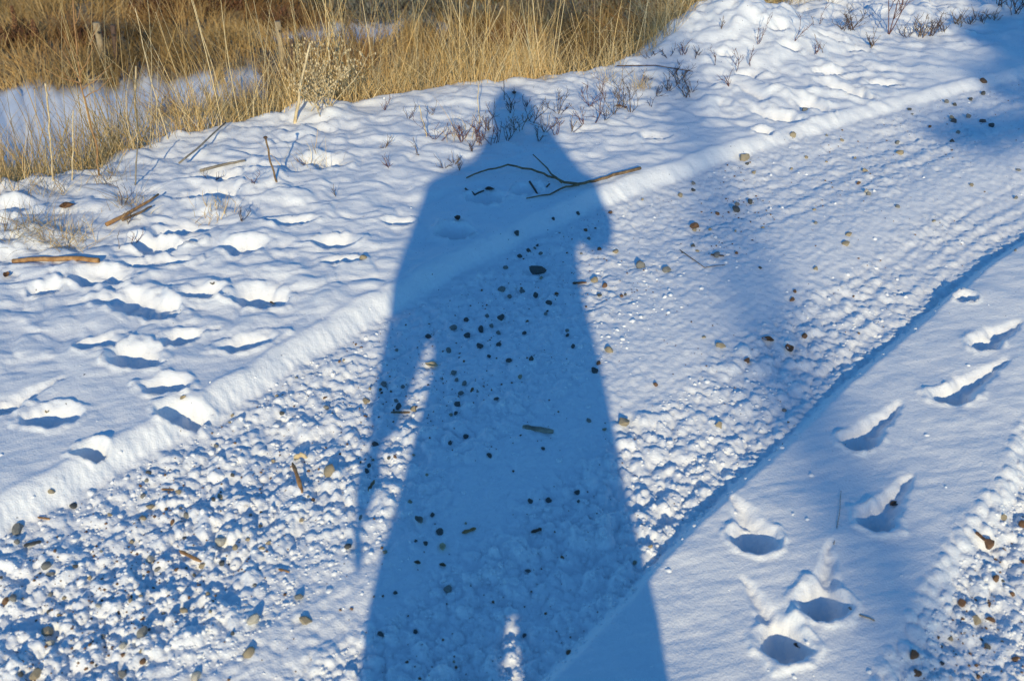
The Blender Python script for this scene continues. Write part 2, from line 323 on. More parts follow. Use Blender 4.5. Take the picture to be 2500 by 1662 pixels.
class MB:                                               # collects tubes, boxes and blobs in one mesh
    def __init__(s): s.v = []; s.f = []
    def add(s, v, f):
        b = len(s.v); s.v += [tuple(q) for q in v]; s.f += [tuple(i + b for i in q) for q in f]
    def tube(s, pts, rad, n=6, cap=True, flat=None):
        pts = [np.array(p, float) for p in pts]; rad = list(rad) if hasattr(rad, '__len__') else [rad] * len(pts)
        vs = []; ref = None
        for i, p in enumerate(pts):
            d = pts[min(i + 1, len(pts) - 1)] - pts[max(i - 1, 0)]; d = d / (np.linalg.norm(d) + 1e-9)
            if ref is None:
                ref = np.array([1., 0, 0]) if abs(d[0]) < .8 else np.array([0, 1., 0])
            a = ref - d * ref.dot(d); a /= np.linalg.norm(a) + 1e-9; c = np.cross(d, a); ref = a
            r = rad[i]; ra, rb = (r if isinstance(r, tuple) else (r, r))
            for k in range(n):
                th = 2 * math.pi * k / n; vs.append(p + a * ra * math.cos(th) + c * rb * math.sin(th))
        fs = []
        for i in range(len(pts) - 1):
            for k in range(n):
                k2 = (k + 1) % n; fs.append((i * n + k, i * n + k2, (i + 1) * n + k2, (i + 1) * n + k))
        if cap:
            fs.append(tuple(range(n))[::-1]); fs.append(tuple((len(pts) - 1) * n + k for k in range(n)))
        s.add(vs, fs)
    def ell(s, c, r, rot=None, nu=14, nv=9):
        vs = []; fs = []; rot = rot or Matrix.Identity(3)
        for j in range(nv + 1):
            ph = math.pi * j / nv
            for i in range(nu):
                th = 2 * math.pi * i / nu
                vs.append(Vector(c) + rot @ Vector((r[0] * math.sin(ph) * math.cos(th), r[1] * math.sin(ph) * math.sin(th), r[2] * math.cos(ph))))
        for j in range(nv):
            for i in range(nu):
                i2 = (i + 1) % nu; fs.append((j * nu + i, (j + 1) * nu + i, (j + 1) * nu + i2, j * nu + i2))
        s.add(vs, fs)
    def box(s, c, h, rot=None):
        rot = rot or Matrix.Identity(3); vs = [Vector(c) + rot @ Vector((h[0] * a, h[1] * b, h[2] * d)) for a in (-1, 1) for b in (-1, 1) for d in (-1, 1)]
        s.add(vs, [(0, 1, 3, 2), (4, 6, 7, 5), (0, 4, 5, 1), (2, 3, 7, 6), (0, 2, 6, 4), (1, 5, 7, 3)])
    def mesh(s, name, material, origin=(0, 0, 0), smooth=True):
        me = bpy.data.meshes.new(name); o = np.array(origin, float)
        me.from_pydata([tuple(np.array(q) - o) for q in s.v], [], s.f); me.validate()
        bm = bmesh.new(); bm.from_mesh(me); bmesh.ops.remove_doubles(bm, verts=bm.verts, dist=1e-6); bmesh.ops.recalc_face_normals(bm, faces=bm.faces); bm.to_mesh(me); bm.free()
        me.polygons.foreach_set('use_smooth', [smooth] * len(me.polygons)); me.materials.append(material); return me
    def build(s, name, material, parent=None, origin=(0, 0, 0), smooth=True, world=True):
        me = s.mesh(name, material, origin, smooth); o = link(name, me, parent)
        if parent is None: o.location = origin
        return o
def remesh(o, vox, smooth_it=4):
    m = o.modifiers.new('r', 'REMESH'); m.mode = 'VOXEL'; m.voxel_size = vox; m.use_smooth_shade = True
    s = o.modifiers.new('s', 'SMOOTH'); s.factor = .5; s.iterations = smooth_it
    dg = bpy.context.evaluated_depsgraph_get(); dg.update()
    me = bpy.data.meshes.new_from_object(o.evaluated_get(dg)); mt = o.data.materials[0]; o.modifiers.clear(); o.data = me
    if not me.materials: me.materials.append(mt)
    me.polygons.foreach_set('use_smooth', [True] * len(me.polygons))

# ------------------------------------------------------------------ ground sheet (rings round the standing point, finest where one looks)
def build_ground():
    A = np.concatenate([np.linspace(-180, -41, 56)[:-1], np.linspace(-41, 41, 870), np.linspace(41, 180, 56)[1:-1]])
    A = np.radians(A); na = len(A)
    r1 = np.array([.03, .2, .4, .55, .7, .8, .88]); r2 = np.exp(np.linspace(math.log(.93), math.log(7.3), 700)); r3 = np.exp(np.linspace(math.log(7.3), math.log(900), 110))[1:]
    r = np.concatenate([r1, r2, r3]); nr = len(r)
    rr, aa = np.meshgrid(r, A, indexing='ij'); x = (rr * np.sin(aa)).ravel(); y = (rr * np.cos(aa)).ravel()
    z = height(x, y)
    GRID.update(A=A, r=r, z=z.reshape(nr, na))
    i = np.arange(nr - 1)[:, None]; j = np.arange(na)[None, :]; j2 = (j + 1) % na
    f = np.stack([i * na + j + 0 * j2, (i + 1) * na + j, (i + 1) * na + j2, i * na + j2], -1).reshape(-1, 4)
    f = f[:, ::-1]
    u, v, s1, s2, s3, dB = zones(x, y)
    lit = sst(.02, .35, dB + .18 * fbm(x, y, .35, 3, 55)) * (1 - snow_patch(x, y) * sst(2, 4, dB))
    dirt = np.maximum(sst(.05, .15, s1) * sst(0, .05, s2) * (.35 + .65 * sst(.85, .5, s1)), sst(.04, .12, s3) * 1.2)
    me = mesh_np('snow_ground', np.stack([x, y, z], 1), f, M['snow'], True, {'litter': lit, 'dirt': dirt})
    o = link('snow_ground', me); tag(o, 'snow covered ground with tyre ruts, footprints and a bank down to a brown field', 'ground', kind='structure')
build_ground()

# ------------------------------------------------------------------ blades of grass as one batch
def blades(base, h, lean, curl, width, col, K=4, spreadang=None):
    n = len(base); t = np.linspace(0, 1, K + 1)[None, :, None]
    ang = rng.uniform(0, 2 * np.pi, n) if spreadang is None else rng.normal(0, spreadang, n); wd = np.stack([np.cos(ang), np.sin(ang), np.zeros(n)], 1)
    upv = np.array([0, 0, 1.])
    c = base[:, None, :] + h[:, None, None] * (t * upv * (1 - .25 * (np.linalg.norm(curl, axis=1)[:, None, None]) * t) + lean[:, None, :] * t + curl[:, None, :] * t * t)
    wv = wd[:, None, :] * (width[:, None, None] * (1 - .8 * t ** 1.5)) * .5
    v = np.stack([c - wv, c + wv], 2).reshape(n, (K + 1) * 2, 3)
    q = []
    for k in range(K): q.append([2 * k, 2 * k + 1, 2 * k + 3, 2 * k + 2])
    f = (np.array(q)[None] + (np.arange(n) * (K + 1) * 2)[:, None, None]).reshape(-1, 4)
    cc = np.repeat(col[:, None, :], (K + 1) * 2, 1)
    return v.reshape(-1, 3), f, cc.reshape(-1, 3)
def stems(base, h, lean, curl, width, col, K=5):         # three-sided round stems
    n = len(base); t = np.linspace(0, 1, K + 1)[None, :, None]; upv = np.array([0, 0, 1.])
    c = base[:, None, :] + h[:, None, None] * (t * upv * (1 - .25 * (np.linalg.norm(curl, axis=1)[:, None, None]) * t) + lean[:, None, :] * t + curl[:, None, :] * t * t)
    a = rng.uniform(0, 2 * np.pi, n)[:, None] + np.arange(3)[None] * 2.0944; off = np.stack([np.cos(a), np.sin(a), 0 * a], 2)
    v = c[:, :, None, :] + off[:, None] * (width[:, None, None, None] * (1 - .75 * t[..., None] ** 1.5)) * .5
    q = []
    for k in range(K):
        for m in range(3): q.append([3 * k + m, 3 * k + (m + 1) % 3, 3 * k + 3 + (m + 1) % 3, 3 * k + 3 + m])
    f = (np.array(q)[None] + (np.arange(n) * (K + 1) * 3)[:, None, None]).reshape(-1, 4)
    return v.reshape(-1, 3), f, np.repeat(col[:, None, :], (K + 1) * 3, 1).reshape(-1, 3)
def cat(parts):
    V = []; F = []; C = []; b = 0
    for v, f, c in parts: V.append(v); F.append(f + b); C.append(c); b += len(v)
    return np.concatenate(V), np.concatenate(F), np.concatenate(C)
def from_uv(u, v): return (u - v) * Q, (u + v) * Q
STRAW = np.array([[.82, .60, .28], [.74, .50, .20], [.86, .69, .39], [.60, .40, .17], [.70, .49, .23], [.78, .62, .36]])
def straw_cols(n, dark=1.0): return STRAW[rng.integers(0, len(STRAW), n)] * rng.uniform(.75, 1.2, (n, 1)) * dark

def build_bank_grass():
    parts = []
    # tufts along the lip of the bank
    nt_ = 210; U = rng.uniform(.6, 6.3, nt_); D = .02 + rng.exponential(.38, nt_); D = np.minimum(D, 2.0)
    Bs = []; Hh = []; Ln = []; Cu = []; Wd = []; Cl = []
    for k in range(nt_):
        u = U[k]; v = float(cB(np.array([u]))[0]) + D[k]; x, y = from_uv(u, v)
        left = x < -1.55; right = x > .12
        n = int(rng.uniform(24, 70) * (.55 if left else .9) * (.32 if right else 1))
        sp = rng.uniform(.03, .11); bx = x + rng.normal(0, sp, n); by = y + rng.normal(0, sp, n)
        dd = uv(bx, by); ok = dd[1] - cB(dd[0]) > -.02 + 0 * bx; bx = bx[ok]; by = by[ok]; n = len(bx)
        if n == 0: continue
        hm = rng.uniform(.18, .44) * (1.0 if not right else .6)
        hh = hm * rng.uniform(.45, 1.25, n); tall = rng.random(n) < .045; hh[tall] = rng.uniform(.6, .95, tall.sum()) * (.75 if right else 1)
        tl = rng.normal(0, .12, 2); l2 = np.stack([tl[0] + rng.normal(0, .25, n), tl[1] + rng.normal(0, .22, n), np.zeros(n)], 1); wild = rng.random(n) < .16; l2[wild] *= 3.0; l2[tall] *= .6; hh[wild] *= .8
        cu = np.stack([rng.normal(0, .24, n), rng.normal(0, .2, n), np.zeros(n)], 1); cu[tall] *= .4
        tone = rng.uniform(.9, 1.3) * (.72 if left else 1)
        Bs.append(np.stack([bx, by, hq(bx, by) - .01], 1)); Hh.append(hh); Ln.append(l2); Cu.append(cu)
        Wd.append(rng.uniform(.0018, .0037, n) * (1 + tall * .3)); Cl.append(straw_cols(n) * tone)
    parts.append(stems(np.concatenate(Bs), np.concatenate(Hh), np.concatenate(Ln), np.concatenate(Cu), np.concatenate(Wd), np.concatenate(Cl), 5))
    # short matted blades between the tufts
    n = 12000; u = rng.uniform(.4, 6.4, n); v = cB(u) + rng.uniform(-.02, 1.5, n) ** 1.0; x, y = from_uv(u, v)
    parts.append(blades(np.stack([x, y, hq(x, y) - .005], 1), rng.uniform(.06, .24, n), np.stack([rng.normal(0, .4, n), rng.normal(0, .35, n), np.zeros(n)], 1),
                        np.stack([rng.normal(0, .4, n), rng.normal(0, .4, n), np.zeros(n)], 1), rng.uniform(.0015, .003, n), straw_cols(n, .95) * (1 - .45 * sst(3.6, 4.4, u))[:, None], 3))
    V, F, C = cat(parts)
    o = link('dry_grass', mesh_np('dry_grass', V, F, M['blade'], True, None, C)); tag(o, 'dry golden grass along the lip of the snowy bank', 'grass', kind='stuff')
build_bank_grass()

def build_field_grass():
    n = 150000
    y = 5.5 + 16.5 * rng.random(n); x = rng.uniform(-1, 1, n) * (.56 * y + 1.2)
    u, v, s1, s2, s3, dB = zones(x, y)
    keep = (dB > 1.3) & (rng.random(n) < .22 + .65 * sst(9.5, 13.5, y + .25 * x)) & (rng.random(n) > snow_patch(x, y) * .985) & (fbm(x, y, .8, 2, 33) + rng.uniform(-.35, .5, n) > -.12)
    x = x[keep]; y = y[keep]; n = len(x)
    z = hq(x, y); big = fbm(x, y, 1.6, 2, 34)
    hh = rng.uniform(.18, .46, n) * (1 + .6 * big); hh = np.clip(hh, .10, .8)
    g1 = .5 * perlin(x * .9, y * .9, 35); g2 = .4 * perlin(x * .9, y * .9, 36)
    ln = np.stack([g1 + rng.normal(0, .25, n), g2 + rng.normal(0, .22, n), np.zeros(n)], 1); cu = np.stack([rng.normal(0, .3, n) + g1, rng.normal(0, .3, n) + g2, np.zeros(n)], 1)
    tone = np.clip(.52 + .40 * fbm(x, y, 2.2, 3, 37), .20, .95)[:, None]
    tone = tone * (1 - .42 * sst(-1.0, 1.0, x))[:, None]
    red = sst(.25, .5, fbm(x, y, 1.9, 2, 38))[:, None] * .5
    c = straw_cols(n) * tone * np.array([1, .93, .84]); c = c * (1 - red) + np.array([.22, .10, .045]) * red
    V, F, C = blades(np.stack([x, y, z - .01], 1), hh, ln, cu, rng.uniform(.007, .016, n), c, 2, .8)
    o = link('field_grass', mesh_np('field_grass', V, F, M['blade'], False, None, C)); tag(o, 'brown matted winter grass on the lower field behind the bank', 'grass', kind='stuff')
build_field_grass()

# ------------------------------------------------------------------ stones
ICO = {}
def stone_mesh(kind, k):
    key = (kind, k)
    if key in ICO: return ICO[key]
    bm = bmesh.new(); bmesh.ops.create_icosphere(bm, subdivisions=2 if k < 2 else 2, radius=1.0)
    rs = random.Random(hash((kind, k)) % 1000 if False else (len(ICO) * 37 + 5))
    cuts = [Vector((rs.gauss(0, 1), rs.gauss(0, 1), rs.gauss(0, 1))).normalized() for _ in range(11)]; dep = [rs.uniform(.50, .86) for _ in cuts]
    for vv in bm.verts:
        p = vv.co.copy()
        for c, d in zip(cuts, dep):
            e = p.dot(c)
            if e > d: p -= c * (e - d)
        p *= 1 + rs.uniform(-.03, .03); vv.co = p
    me = bpy.data.meshes.new('stone'); bm.to_mesh(me); bm.free(); me.materials.append(M['stone_' + kind])
    me.polygons.foreach_set('use_smooth', [k == 0] * len(me.polygons)); ICO[key] = me; return me
KW = {'dark': 'dark grey', 'grey': 'mid grey', 'tan': 'tan', 'brown': 'reddish brown', 'pale': 'pale cream'}
def in_shadow(p):                                       # does the standing figure's shadow cover the spot
    t = (p[1] + .15) * math.tan(R(SUN_EL)) + p[2]
    return p[1] > 0 and t < 1.8 and abs(p[0]) < (.3 if t > .55 else .31)
def zone_words(p):
    u, v, s1, s2, s3, dB = [float(a[0]) for a in zones(np.array([p[0]]), np.array([p[1]]))]
    if s3 > 0: return 'in the gritty track beyond the smooth snow strip'
    if s2 < 0 and s1 > 0: return 'on the smooth snow strip with deep footprints'
    if s1 < 0: return 'on the untracked snow shoulder'
    if in_shadow(p): return 'inside the standing figure\'s long shadow'
    return 'in the sunlit stony wheel track' if s1 < .8 else 'in the sunlit packed snow between the ruts'
def stone(px, py, w, kind, pos=None):
    p = G(px, py) if pos is None else pos
    slant = math.dist(p, (0, 0, CAM_H)); r = max(.0035, 1.18 * w / 2 * slant / FPX)
    big = 'large ' if r > .016 else ''
    o = link('stone' if r > .012 else 'pebble', stone_mesh(kind, random.randrange(6)))
    o.scale = (r * random.uniform(.9, 1.15), r * random.uniform(.75, 1.0), r * random.uniform(.6, 1.0)); o.rotation_euler = (random.uniform(-.9, .9), random.uniform(-.9, .9), random.uniform(0, 6.28))
    o.location = (p[0], p[1], p[2] + o.scale[2] * .28)
    n_ = 'stone' if r > .012 else 'small pebble'
    lab = f"{big}{KW[kind]} {n_} lying {zone_words(p)}"; tag(o, lab, 'stone', f"{KW[kind]} {big}{n_}s {zone_words(p)}")
STONES = [(1313, 663, 42, 'dark'), (1696, 555, 27, 'brown'), (1562, 650, 26, 'grey'), (1628, 661, 22, 'grey'), (1450, 686, 20, 'tan'), (1485, 856, 24, 'tan'), (1451, 907, 19, 'dark'), (1462, 888, 12, 'brown'), (1523, 1034, 30, 'tan'),
 (1223, 709, 22, 'grey'), (1275, 712, 19, 'grey'), (1307, 723, 17, 'dark'), (1339, 741, 17, 'dark'), (1223, 777, 20, 'dark'), (1105, 802, 20, 'grey'), (1141, 820, 19, 'dark'), (1046, 823, 18, 'dark'), (1175, 807, 19, 'dark'), (1280, 814, 13, 'dark'), (1385, 820, 13, 'dark'),
 (1173, 846, 19, 'dark'), (1217, 843, 15, 'dark'), (1094, 857, 16, 'grey'), (1194, 870, 12, 'dark'), (1244, 882, 18, 'dark'), (1298, 877, 15, 'dark'), (1109, 911, 15, 'grey'), (937, 939, 19, 'grey'), (973, 993, 15, 'dark'), (1009, 1000, 17, 'tan'), (894, 982, 19, 'tan'), (1126, 961, 16, 'grey'), (1212, 975, 13, 'dark'), (1116, 989, 15, 'dark'), (916, 1086, 19, 'dark'), (1137, 1066, 15, 'dark'), (1098, 1082, 13, 'dark'), (1326, 1095, 11, 'dark'), (1262, 571, 15, 'dark'), (1291, 614, 15, 'dark'), (1269, 627, 17, 'dark'), (1312, 600, 9, 'dark'), (1412, 522, 11, 'dark'), (1350, 535, 10, 'dark'), (1490, 520, 12, 'brown'),
 (43, 1294, 30, 'grey'), (808, 1154, 32, 'tan'), (538, 1215, 20, 'tan'), (367, 1238, 18, 'tan'), (539, 1322, 32, 'pale'), (366, 1369, 23, 'pale'), (638, 1340, 17, 'tan'), (115, 1381, 26, 'grey'), (122, 1403, 20, 'grey'), (496, 1383, 20, 'tan'), (384, 1390, 18, 'grey'), (219, 1412, 16, 'tan'), (118, 1544, 32, 'tan'), (122, 1571, 26, 'pale'), (620, 1516, 32, 'pale'), (747, 1516, 28, 'tan'), (728, 1457, 26, 'grey'), (346, 1546, 30, 'grey'), (301, 1578, 22, 'pale'), (609, 1596, 32, 'tan'), (480, 1654, 26, 'pale'), (86, 1648, 26, 'tan'), (450, 1491, 20, 'tan'), (543, 1376, 15, 'dark'), (300, 1648, 22, 'grey'), (350, 1210, 15, 'grey'), (437, 1203, 16, 'tan'), (455, 1260, 16, 'grey'), (350, 1265, 16, 'tan'), (180, 1235, 18, 'dark'), (126, 1201, 15, 'tan'), (735, 1270, 12, 'tan'), (575, 1337, 14, 'tan'), (15, 1470, 18, 'brown'), (32, 1462, 20, 'grey'), (344, 1457, 12, 'tan'), (240, 1479, 14, 'pale'),
 (885, 632, 22, 'tan'), (1965, 271, 16, 'grey'), (1817, 389, 26, 'tan'), (1797, 514, 23, 'dark'), (1831, 495, 14, 'dark'), (2197, 375, 17, 'tan'), (2328, 298, 16, 'dark'), (2399, 298, 15, 'dark'), (2401, 200, 15, 'brown'), (2189, 350, 13, 'grey'), (1935, 332, 17, 'tan'), (2324, 346, 13, 'dark'), (1693, 450, 12, 'grey'), (1693, 466, 13, 'dark'), (1800, 500, 12, 'grey'), (2112, 418, 13, 'tan'), (2115, 470, 12, 'pale'), (2340, 325, 11, 'grey'), (2330, 258, 10, 'dark'), (2400, 230, 11, 'dark'), (2420, 308, 12, 'dark'),
 (2064, 597, 20, 'tan'), (1992, 657, 13, 'tan'), (1940, 712, 11, 'brown'), (1933, 733, 14, 'brown'), (1760, 846, 23, 'tan'), (1719, 823, 13, 'tan'), (1824, 882, 16, 'brown'), (1965, 821, 15, 'brown'), (1755, 1040, 20, 'tan'), (1915, 1003, 12, 'grey'), (1856, 655, 10, 'dark'), (1750, 625, 20, 'grey'), (2190, 505, 13, 'grey'), (2372, 453, 11, 'tan'), (1600, 940, 13, 'brown'), (1990, 545, 9, 'grey'), (2280, 540, 10, 'tan'),
 (2413, 1330, 30, 'brown'), (2348, 1473, 22, 'brown'), (2380, 1516, 22, 'tan'), (2416, 1512, 18, 'brown'), (2230, 1600, 22, 'brown'), (2239, 1645, 22, 'brown'), (2430, 1415, 18, 'brown'), (2497, 1282, 22, 'brown'), (2448, 1265, 16, 'tan'), (2470, 1450, 14, 'brown'), (2410, 1580, 15, 'dark'), (2480, 1610, 18, 'brown'), (2320, 1560, 14, 'tan'), (2300, 1620, 13, 'dark'),
 (1074, 1300, 22, 'dark'), (1093, 1440, 24, 'grey'), (1339, 1222, 17, 'dark'), (1295, 1224, 14, 'dark'), (1409, 1202, 16, 'dark'), (1413, 1224, 9, 'dark'), (848, 1335, 24, 'dark'), (1057, 1257, 13, 'dark'), (1039, 1326, 14, 'dark'), (1015, 1320, 11, 'dark'), (965, 1448, 11, 'dark'), (1194, 1113, 13, 'dark'), (902, 1138, 14, 'dark'), (895, 1150, 13, 'dark'), (880, 1263, 14, 'grey'), (939, 1348, 14, 'tan'), (1014, 1542, 14, 'dark'), (930, 1548, 17, 'dark')]
for s in STONES: stone(*s)
# smaller pebbles scattered where the wheels bared the gravel
cnt = 0
while cnt < 150:
    px, py = random.uniform(0, 2500), random.uniform(150, 1660); p = P(px, py, 0)
    u, v, s1, s2, s3, dB = [float(a[0]) for a in zones(np.array([p[0]]), np.array([p[1]]))]
    w = 0
    if s3 > .1: w = .8
    elif s2 > .02 and s1 > .08: w = .9 if s1 < .62 else (.12 if s2 > .35 else .08)
    if in_shadow(p): w *= 1.6
    if random.random() > w: continue
    stone(px, py, random.uniform(7, 14), random.choice(['dark', 'grey', 'grey', 'tan', 'tan', 'brown']) if s3 < 0 else random.choice(['brown', 'brown', 'dark']), G(px, py)); cnt += 1

# snow crumbs and grit: far too many to count
def crumb_object(name, n, label, cat_, material, weight, rmin, rmax, flat=.8, emb=.35):
    bm = bmesh.new(); bmesh.ops.create_icosphere(bm, subdivisions=1, radius=1.0); bv = np.array([v.co[:] for v in bm.verts]); bf = np.array([[v.index for v in f.verts] for f in bm.faces]); bm.free()
    px = rng.uniform(-60, 2560, n * 6); py = rng.uniform(120, 1700, n * 6)
    d = FW[None] + np.stack([(px - 1250) / FPX, 0 * px, 0 * px], 1) + UP[None] * ((831 - py) / FPX)[:, None]; t = -CAM_H / d[:, 2]; x = d[:, 0] * t; y = d[:, 1] * t
    u, v, s1, s2, s3, dB = zones(x, y)
    w = weight(x, y, u, v, s1, s2, s3, dB); k = np.where(rng.random(len(x)) < w)[0][:n]; x = x[k]; y = y[k]
    dist = np.sqrt(x * x + y * y + CAM_H ** 2)
    r = rmin * (rmax / rmin) ** (rng.random(len(x)) ** 2.6) * (.75 + .06 * dist)
    z = hq(x, y) + r * (1 - 2 * emb) * flat
    m = len(x); dv = bv[None] * (1 + rng.uniform(-.36, .3, (m, len(bv), 1)))
    a = rng.uniform(0, 6.28, m); sx = rng.uniform(.8, 1.3, m); ca, sa = np.cos(a), np.sin(a)
    X = dv[:, :, 0] * sx[:, None]; Y = dv[:, :, 1]
    vv = np.stack([X * ca[:, None] - Y * sa[:, None], X * sa[:, None] + Y * ca[:, None], dv[:, :, 2] * flat], 2) * r[:, None, None] + np.stack([x, y, z], 1)[:, None]
    ff = (bf[None] + (np.arange(m) * len(bv))[:, None, None]).reshape(-1, 3)
    zero = np.zeros(m * len(bv))
    o = link(name, mesh_np(name, vv.reshape(-1, 3), ff, material, True, {'litter': zero, 'dirt': zero})); tag(o, label, cat_, kind='stuff')
crumb_object('snow_crumbs', 7000, 'loose crumbs of snow thrown up along the tyre tracks', 'snow', M['snow'],
    lambda x, y, u, v, s1, s2, s3, dB: np.where(s3 > .05, 1.0, np.where((s1 > .07) & (s2 > .01), np.where(s1 < .75, .75, np.where(s2 < .36, .8, .05)), np.where(s1 < 0, .012, .012))) * (.6 + .5 * perlin(x * 6, y * 6, 15)) * np.clip(1.5 - .42 * np.hypot(x, y), .08, 1), .0028, .010, .75, .52)
crumb_object('grit', 2600, 'fine dark grit sprinkled in the tyre tracks', 'gravel', M['stone_brown'],
    lambda x, y, u, v, s1, s2, s3, dB: np.where(s3 > .08, .8, np.where((s1 > .09) & (s2 > .03), np.where(s1 < .6, .7, .12), 0)) * (.5 + .8 * perlin(x * 3, y * 3, 16)), .0015, .0046)

# ------------------------------------------------------------------ sticks, bark, leaves
def jitter(pts, a, sub=3):
    out = []
    for i in range(len(pts) - 1):
        for k in range(sub):
            t = k / sub; out.append(np.array(pts[i]) * (1 - t) + np.array(pts[i + 1]) * t + (0 if (i == 0 and k == 0) else 1) * np.array([random.gauss(0, a), random.gauss(0, a), random.gauss(0, a * .6)]))
    out.append(np.array(pts[-1])); return out
def lying(pts_px, lift=.006):
    return [G(x, y) + np.array([0, 0, lift]) for x, y in pts_px]
def stick(name, px, r0, r1, material, label, lift=.006, n=7, jit=.002, group=None):
    p = jitter(lying(px, lift), jit); mb = MB(); mb.tube(p, list(np.linspace(r0, r1, len(p))), n); c = np.mean(p, 0)
    o = mb.build(name, M[material], None, c); tag(o, label, 'stick', group); return o
# forked branch in the shadow's shoulder
br = empty('forked_branch', G(1400, 456))
def bpart(name, px, lifts, r0, r1, material='twig_brown'):
    p = [G(x, y) for x, y in px]; zb = max(q[2] for q in p)
    p = [np.array([q[0], q[1], q[2] * .35 + zb * .65 + l]) for q, l in zip(p, lifts)]
    p = jitter(p, .0022); mb = MB(); mb.tube(p, list(np.linspace(r0, r1, len(p))), 7); o = mb.build(name, M[material], br, br.location); return o
bpart('main_stem', [(1563, 420), (1497, 437), (1454, 450), (1414, 456), (1378, 455), (1341, 439), (1298, 425), (1238, 417), (1195, 425), (1139, 440)], [.012, .012, .01, .008, .01, .014, .018, .02, .012, .004], .0065, .0028)
bpart('side_twig', [(1371, 455), (1336, 425), (1301, 395)], [.01, .02, .03], .0038, .002)
bpart('side_twig', [(1414, 456), (1381, 463), (1341, 478), (1285, 487)], [.008, .008, .006, .004], .0045, .002)
tag(br, 'long forked brown branch lying across the shadow\'s right shoulder', 'branch')
stick('twig', [(1136, 465), (1160, 476), (1182, 492)], .004, .003, 'twig_dark', 'short dark twig at the rim of a footprint in the shadow\'s chest', .008)
stick('twig', [(1292, 474), (1314, 467), (1342, 456)], .004, .003, 'twig_dark', 'short dark twig leaning under the forked branch', .012)
stick('twig', [(1505, 176), (1600, 180), (1690, 190)], .003, .002, 'twig_dark', 'long straight thin twig among weeds at the bank\'s lip', .03, 6, .001)
stick('stick', [(34, 646), (90, 641), (143, 639), (200, 640), (243, 644)], .0075, .0085, 'bark_orange', 'smooth orange tan stick lying on the lumpy left snow', .012)
stick('stick', [(262, 560), (320, 530), (389, 486)], .0075, .004, 'bark_orange', 'straight tan stick slanting up by the matted straw', .018)
stick('stick', [(300, 548), (345, 528), (372, 514)], .005, .003, 'twig_brown', 'short brown stick beside the straight tan stick', .016)
stick('stick', [(441, 416), (500, 366), (554, 316)], .0042, .003, 'wood_grey', 'thin grey stick slanting up towards the grass tufts', .03)
stick('stick', [(490, 425), (560, 405), (600, 398)], .006, .004, 'wood_grey', 'thick grey stick half buried in shaded snow hollow', .01)
stick('twig', [(1660, 612), (1720, 655), (1770, 648)], .0016, .001, 'twig_brown', 'hair thin twig on the packed snow of the track', .003, 5, .001)
stick('twig', [(2035, 1330), (2048, 1260), (2053, 1200)], .0009, .0006, 'wood_grey', 'hair thin stem on the smooth snow between footprints', .003, 5, .0005)
stick('twig', [(2072, 1485), (2100, 1502), (2135, 1516)], .002, .0015, 'wood_grey', 'small half buried twig beside the deep footprint', .002, 5, .001)
# split chip of wood inside the shadow
def chip(px1, py1, px2, py2, wpx, material, name, label, cat_='wood chip', th=.45, bend=0):
    a = G(px1, py1); b = G(px2, py2); sl_ = math.dist(a, (0, 0, CAM_H)); w = wpx * sl_ / FPX / 2
    c = (a + b) / 2; mb = MB(); n = 7; pts = []
    for k in range(n + 1):
        t = k / n; q = a * (1 - t) + b * t; q[2] = max(a[2], b[2]) + w * .5 + bend * math.sin(t * math.pi) + random.gauss(0, w * .06); pts.append(q)
    mb.tube(pts, [(w * random.uniform(.65, 1.1) * (.4 if k in (0, n) else 1), w * th * random.uniform(.7, 1.1)) for k in range(n + 1)], 8)
    o = mb.build(name, M[material], None, c, smooth=False); tag(o, label, cat_); return o
chip(1276, 1044, 1351, 1056, 15, 'wood_grey', 'wood_chip', 'grey split wood chip lying in the middle of the shadow', th=.8)
chip(441, 1357, 491, 1372, 11, 'bark_orange', 'bark_strip', 'narrow orange bark strip among pale stones in the stony track', 'bark')
chip(720, 1126, 749, 1120, 14, 'straw', 'wood_chip', 'short pale chip standing over its own blue shadow', th=.7, bend=.012)
chip(717, 1152, 738, 1204, 12, 'bark_orange', 'bark_strip', 'curled orange bark strip beside a rounded tan stone', 'bark', bend=.01)
chip(60, 1336, 102, 1324, 15, 'stone_dark', 'slate_flake', 'flat dark slate flake near the left snow wall', 'stone', th=.35)
chip(680, 1390, 706, 1397, 9, 'bark_orange', 'bark_strip', 'tiny orange bark sliver close to the shadow hand', 'bark')
chip(1128, 1302, 1162, 1292, 12, 'bark_orange', 'bark_strip', 'orange bark piece inside the lower shadow', 'bark', th=.35)
chip(1297, 1305, 1322, 1292, 12, 'twig_dark', 'bark_strip', 'dark bark piece on the ridge inside the shadow', 'bark', th=.4)
chip(899, 1199, 915, 1182, 10, 'twig_brown', 'bark_strip', 'brown bark sliver by the shadow\'s hanging arm', 'bark')
chip(1002, 1018, 955, 1008, 10, 'twig_brown', 'bark_strip', 'long thin bark splinter across the arm shadow', 'bark')
chip(1398, 693, 1432, 696, 9, 'leaf_brown', 'bark_strip', 'reddish bark splinter at the shadow\'s right edge', 'bark')
chip(2382, 1300, 2399, 1345, 10, 'leaf_brown', 'bark_strip', 'reddish bark splinter in the gritty right track', 'bark')
chip(1735, 623, 1768, 628, 8, 'twig_dark', 'bark_strip', 'dark splinter on the sunlit packed snow', 'bark')
chip(395, 1195, 425, 1198, 7, 'bark_orange', 'bark_strip', 'orange splinter under the crumbled snow wall', 'bark')
chip(93, 1266, 122, 1268, 7, 'bark_orange', 'bark_strip', 'thin straw coloured splinter near the flat slate flake', 'bark')
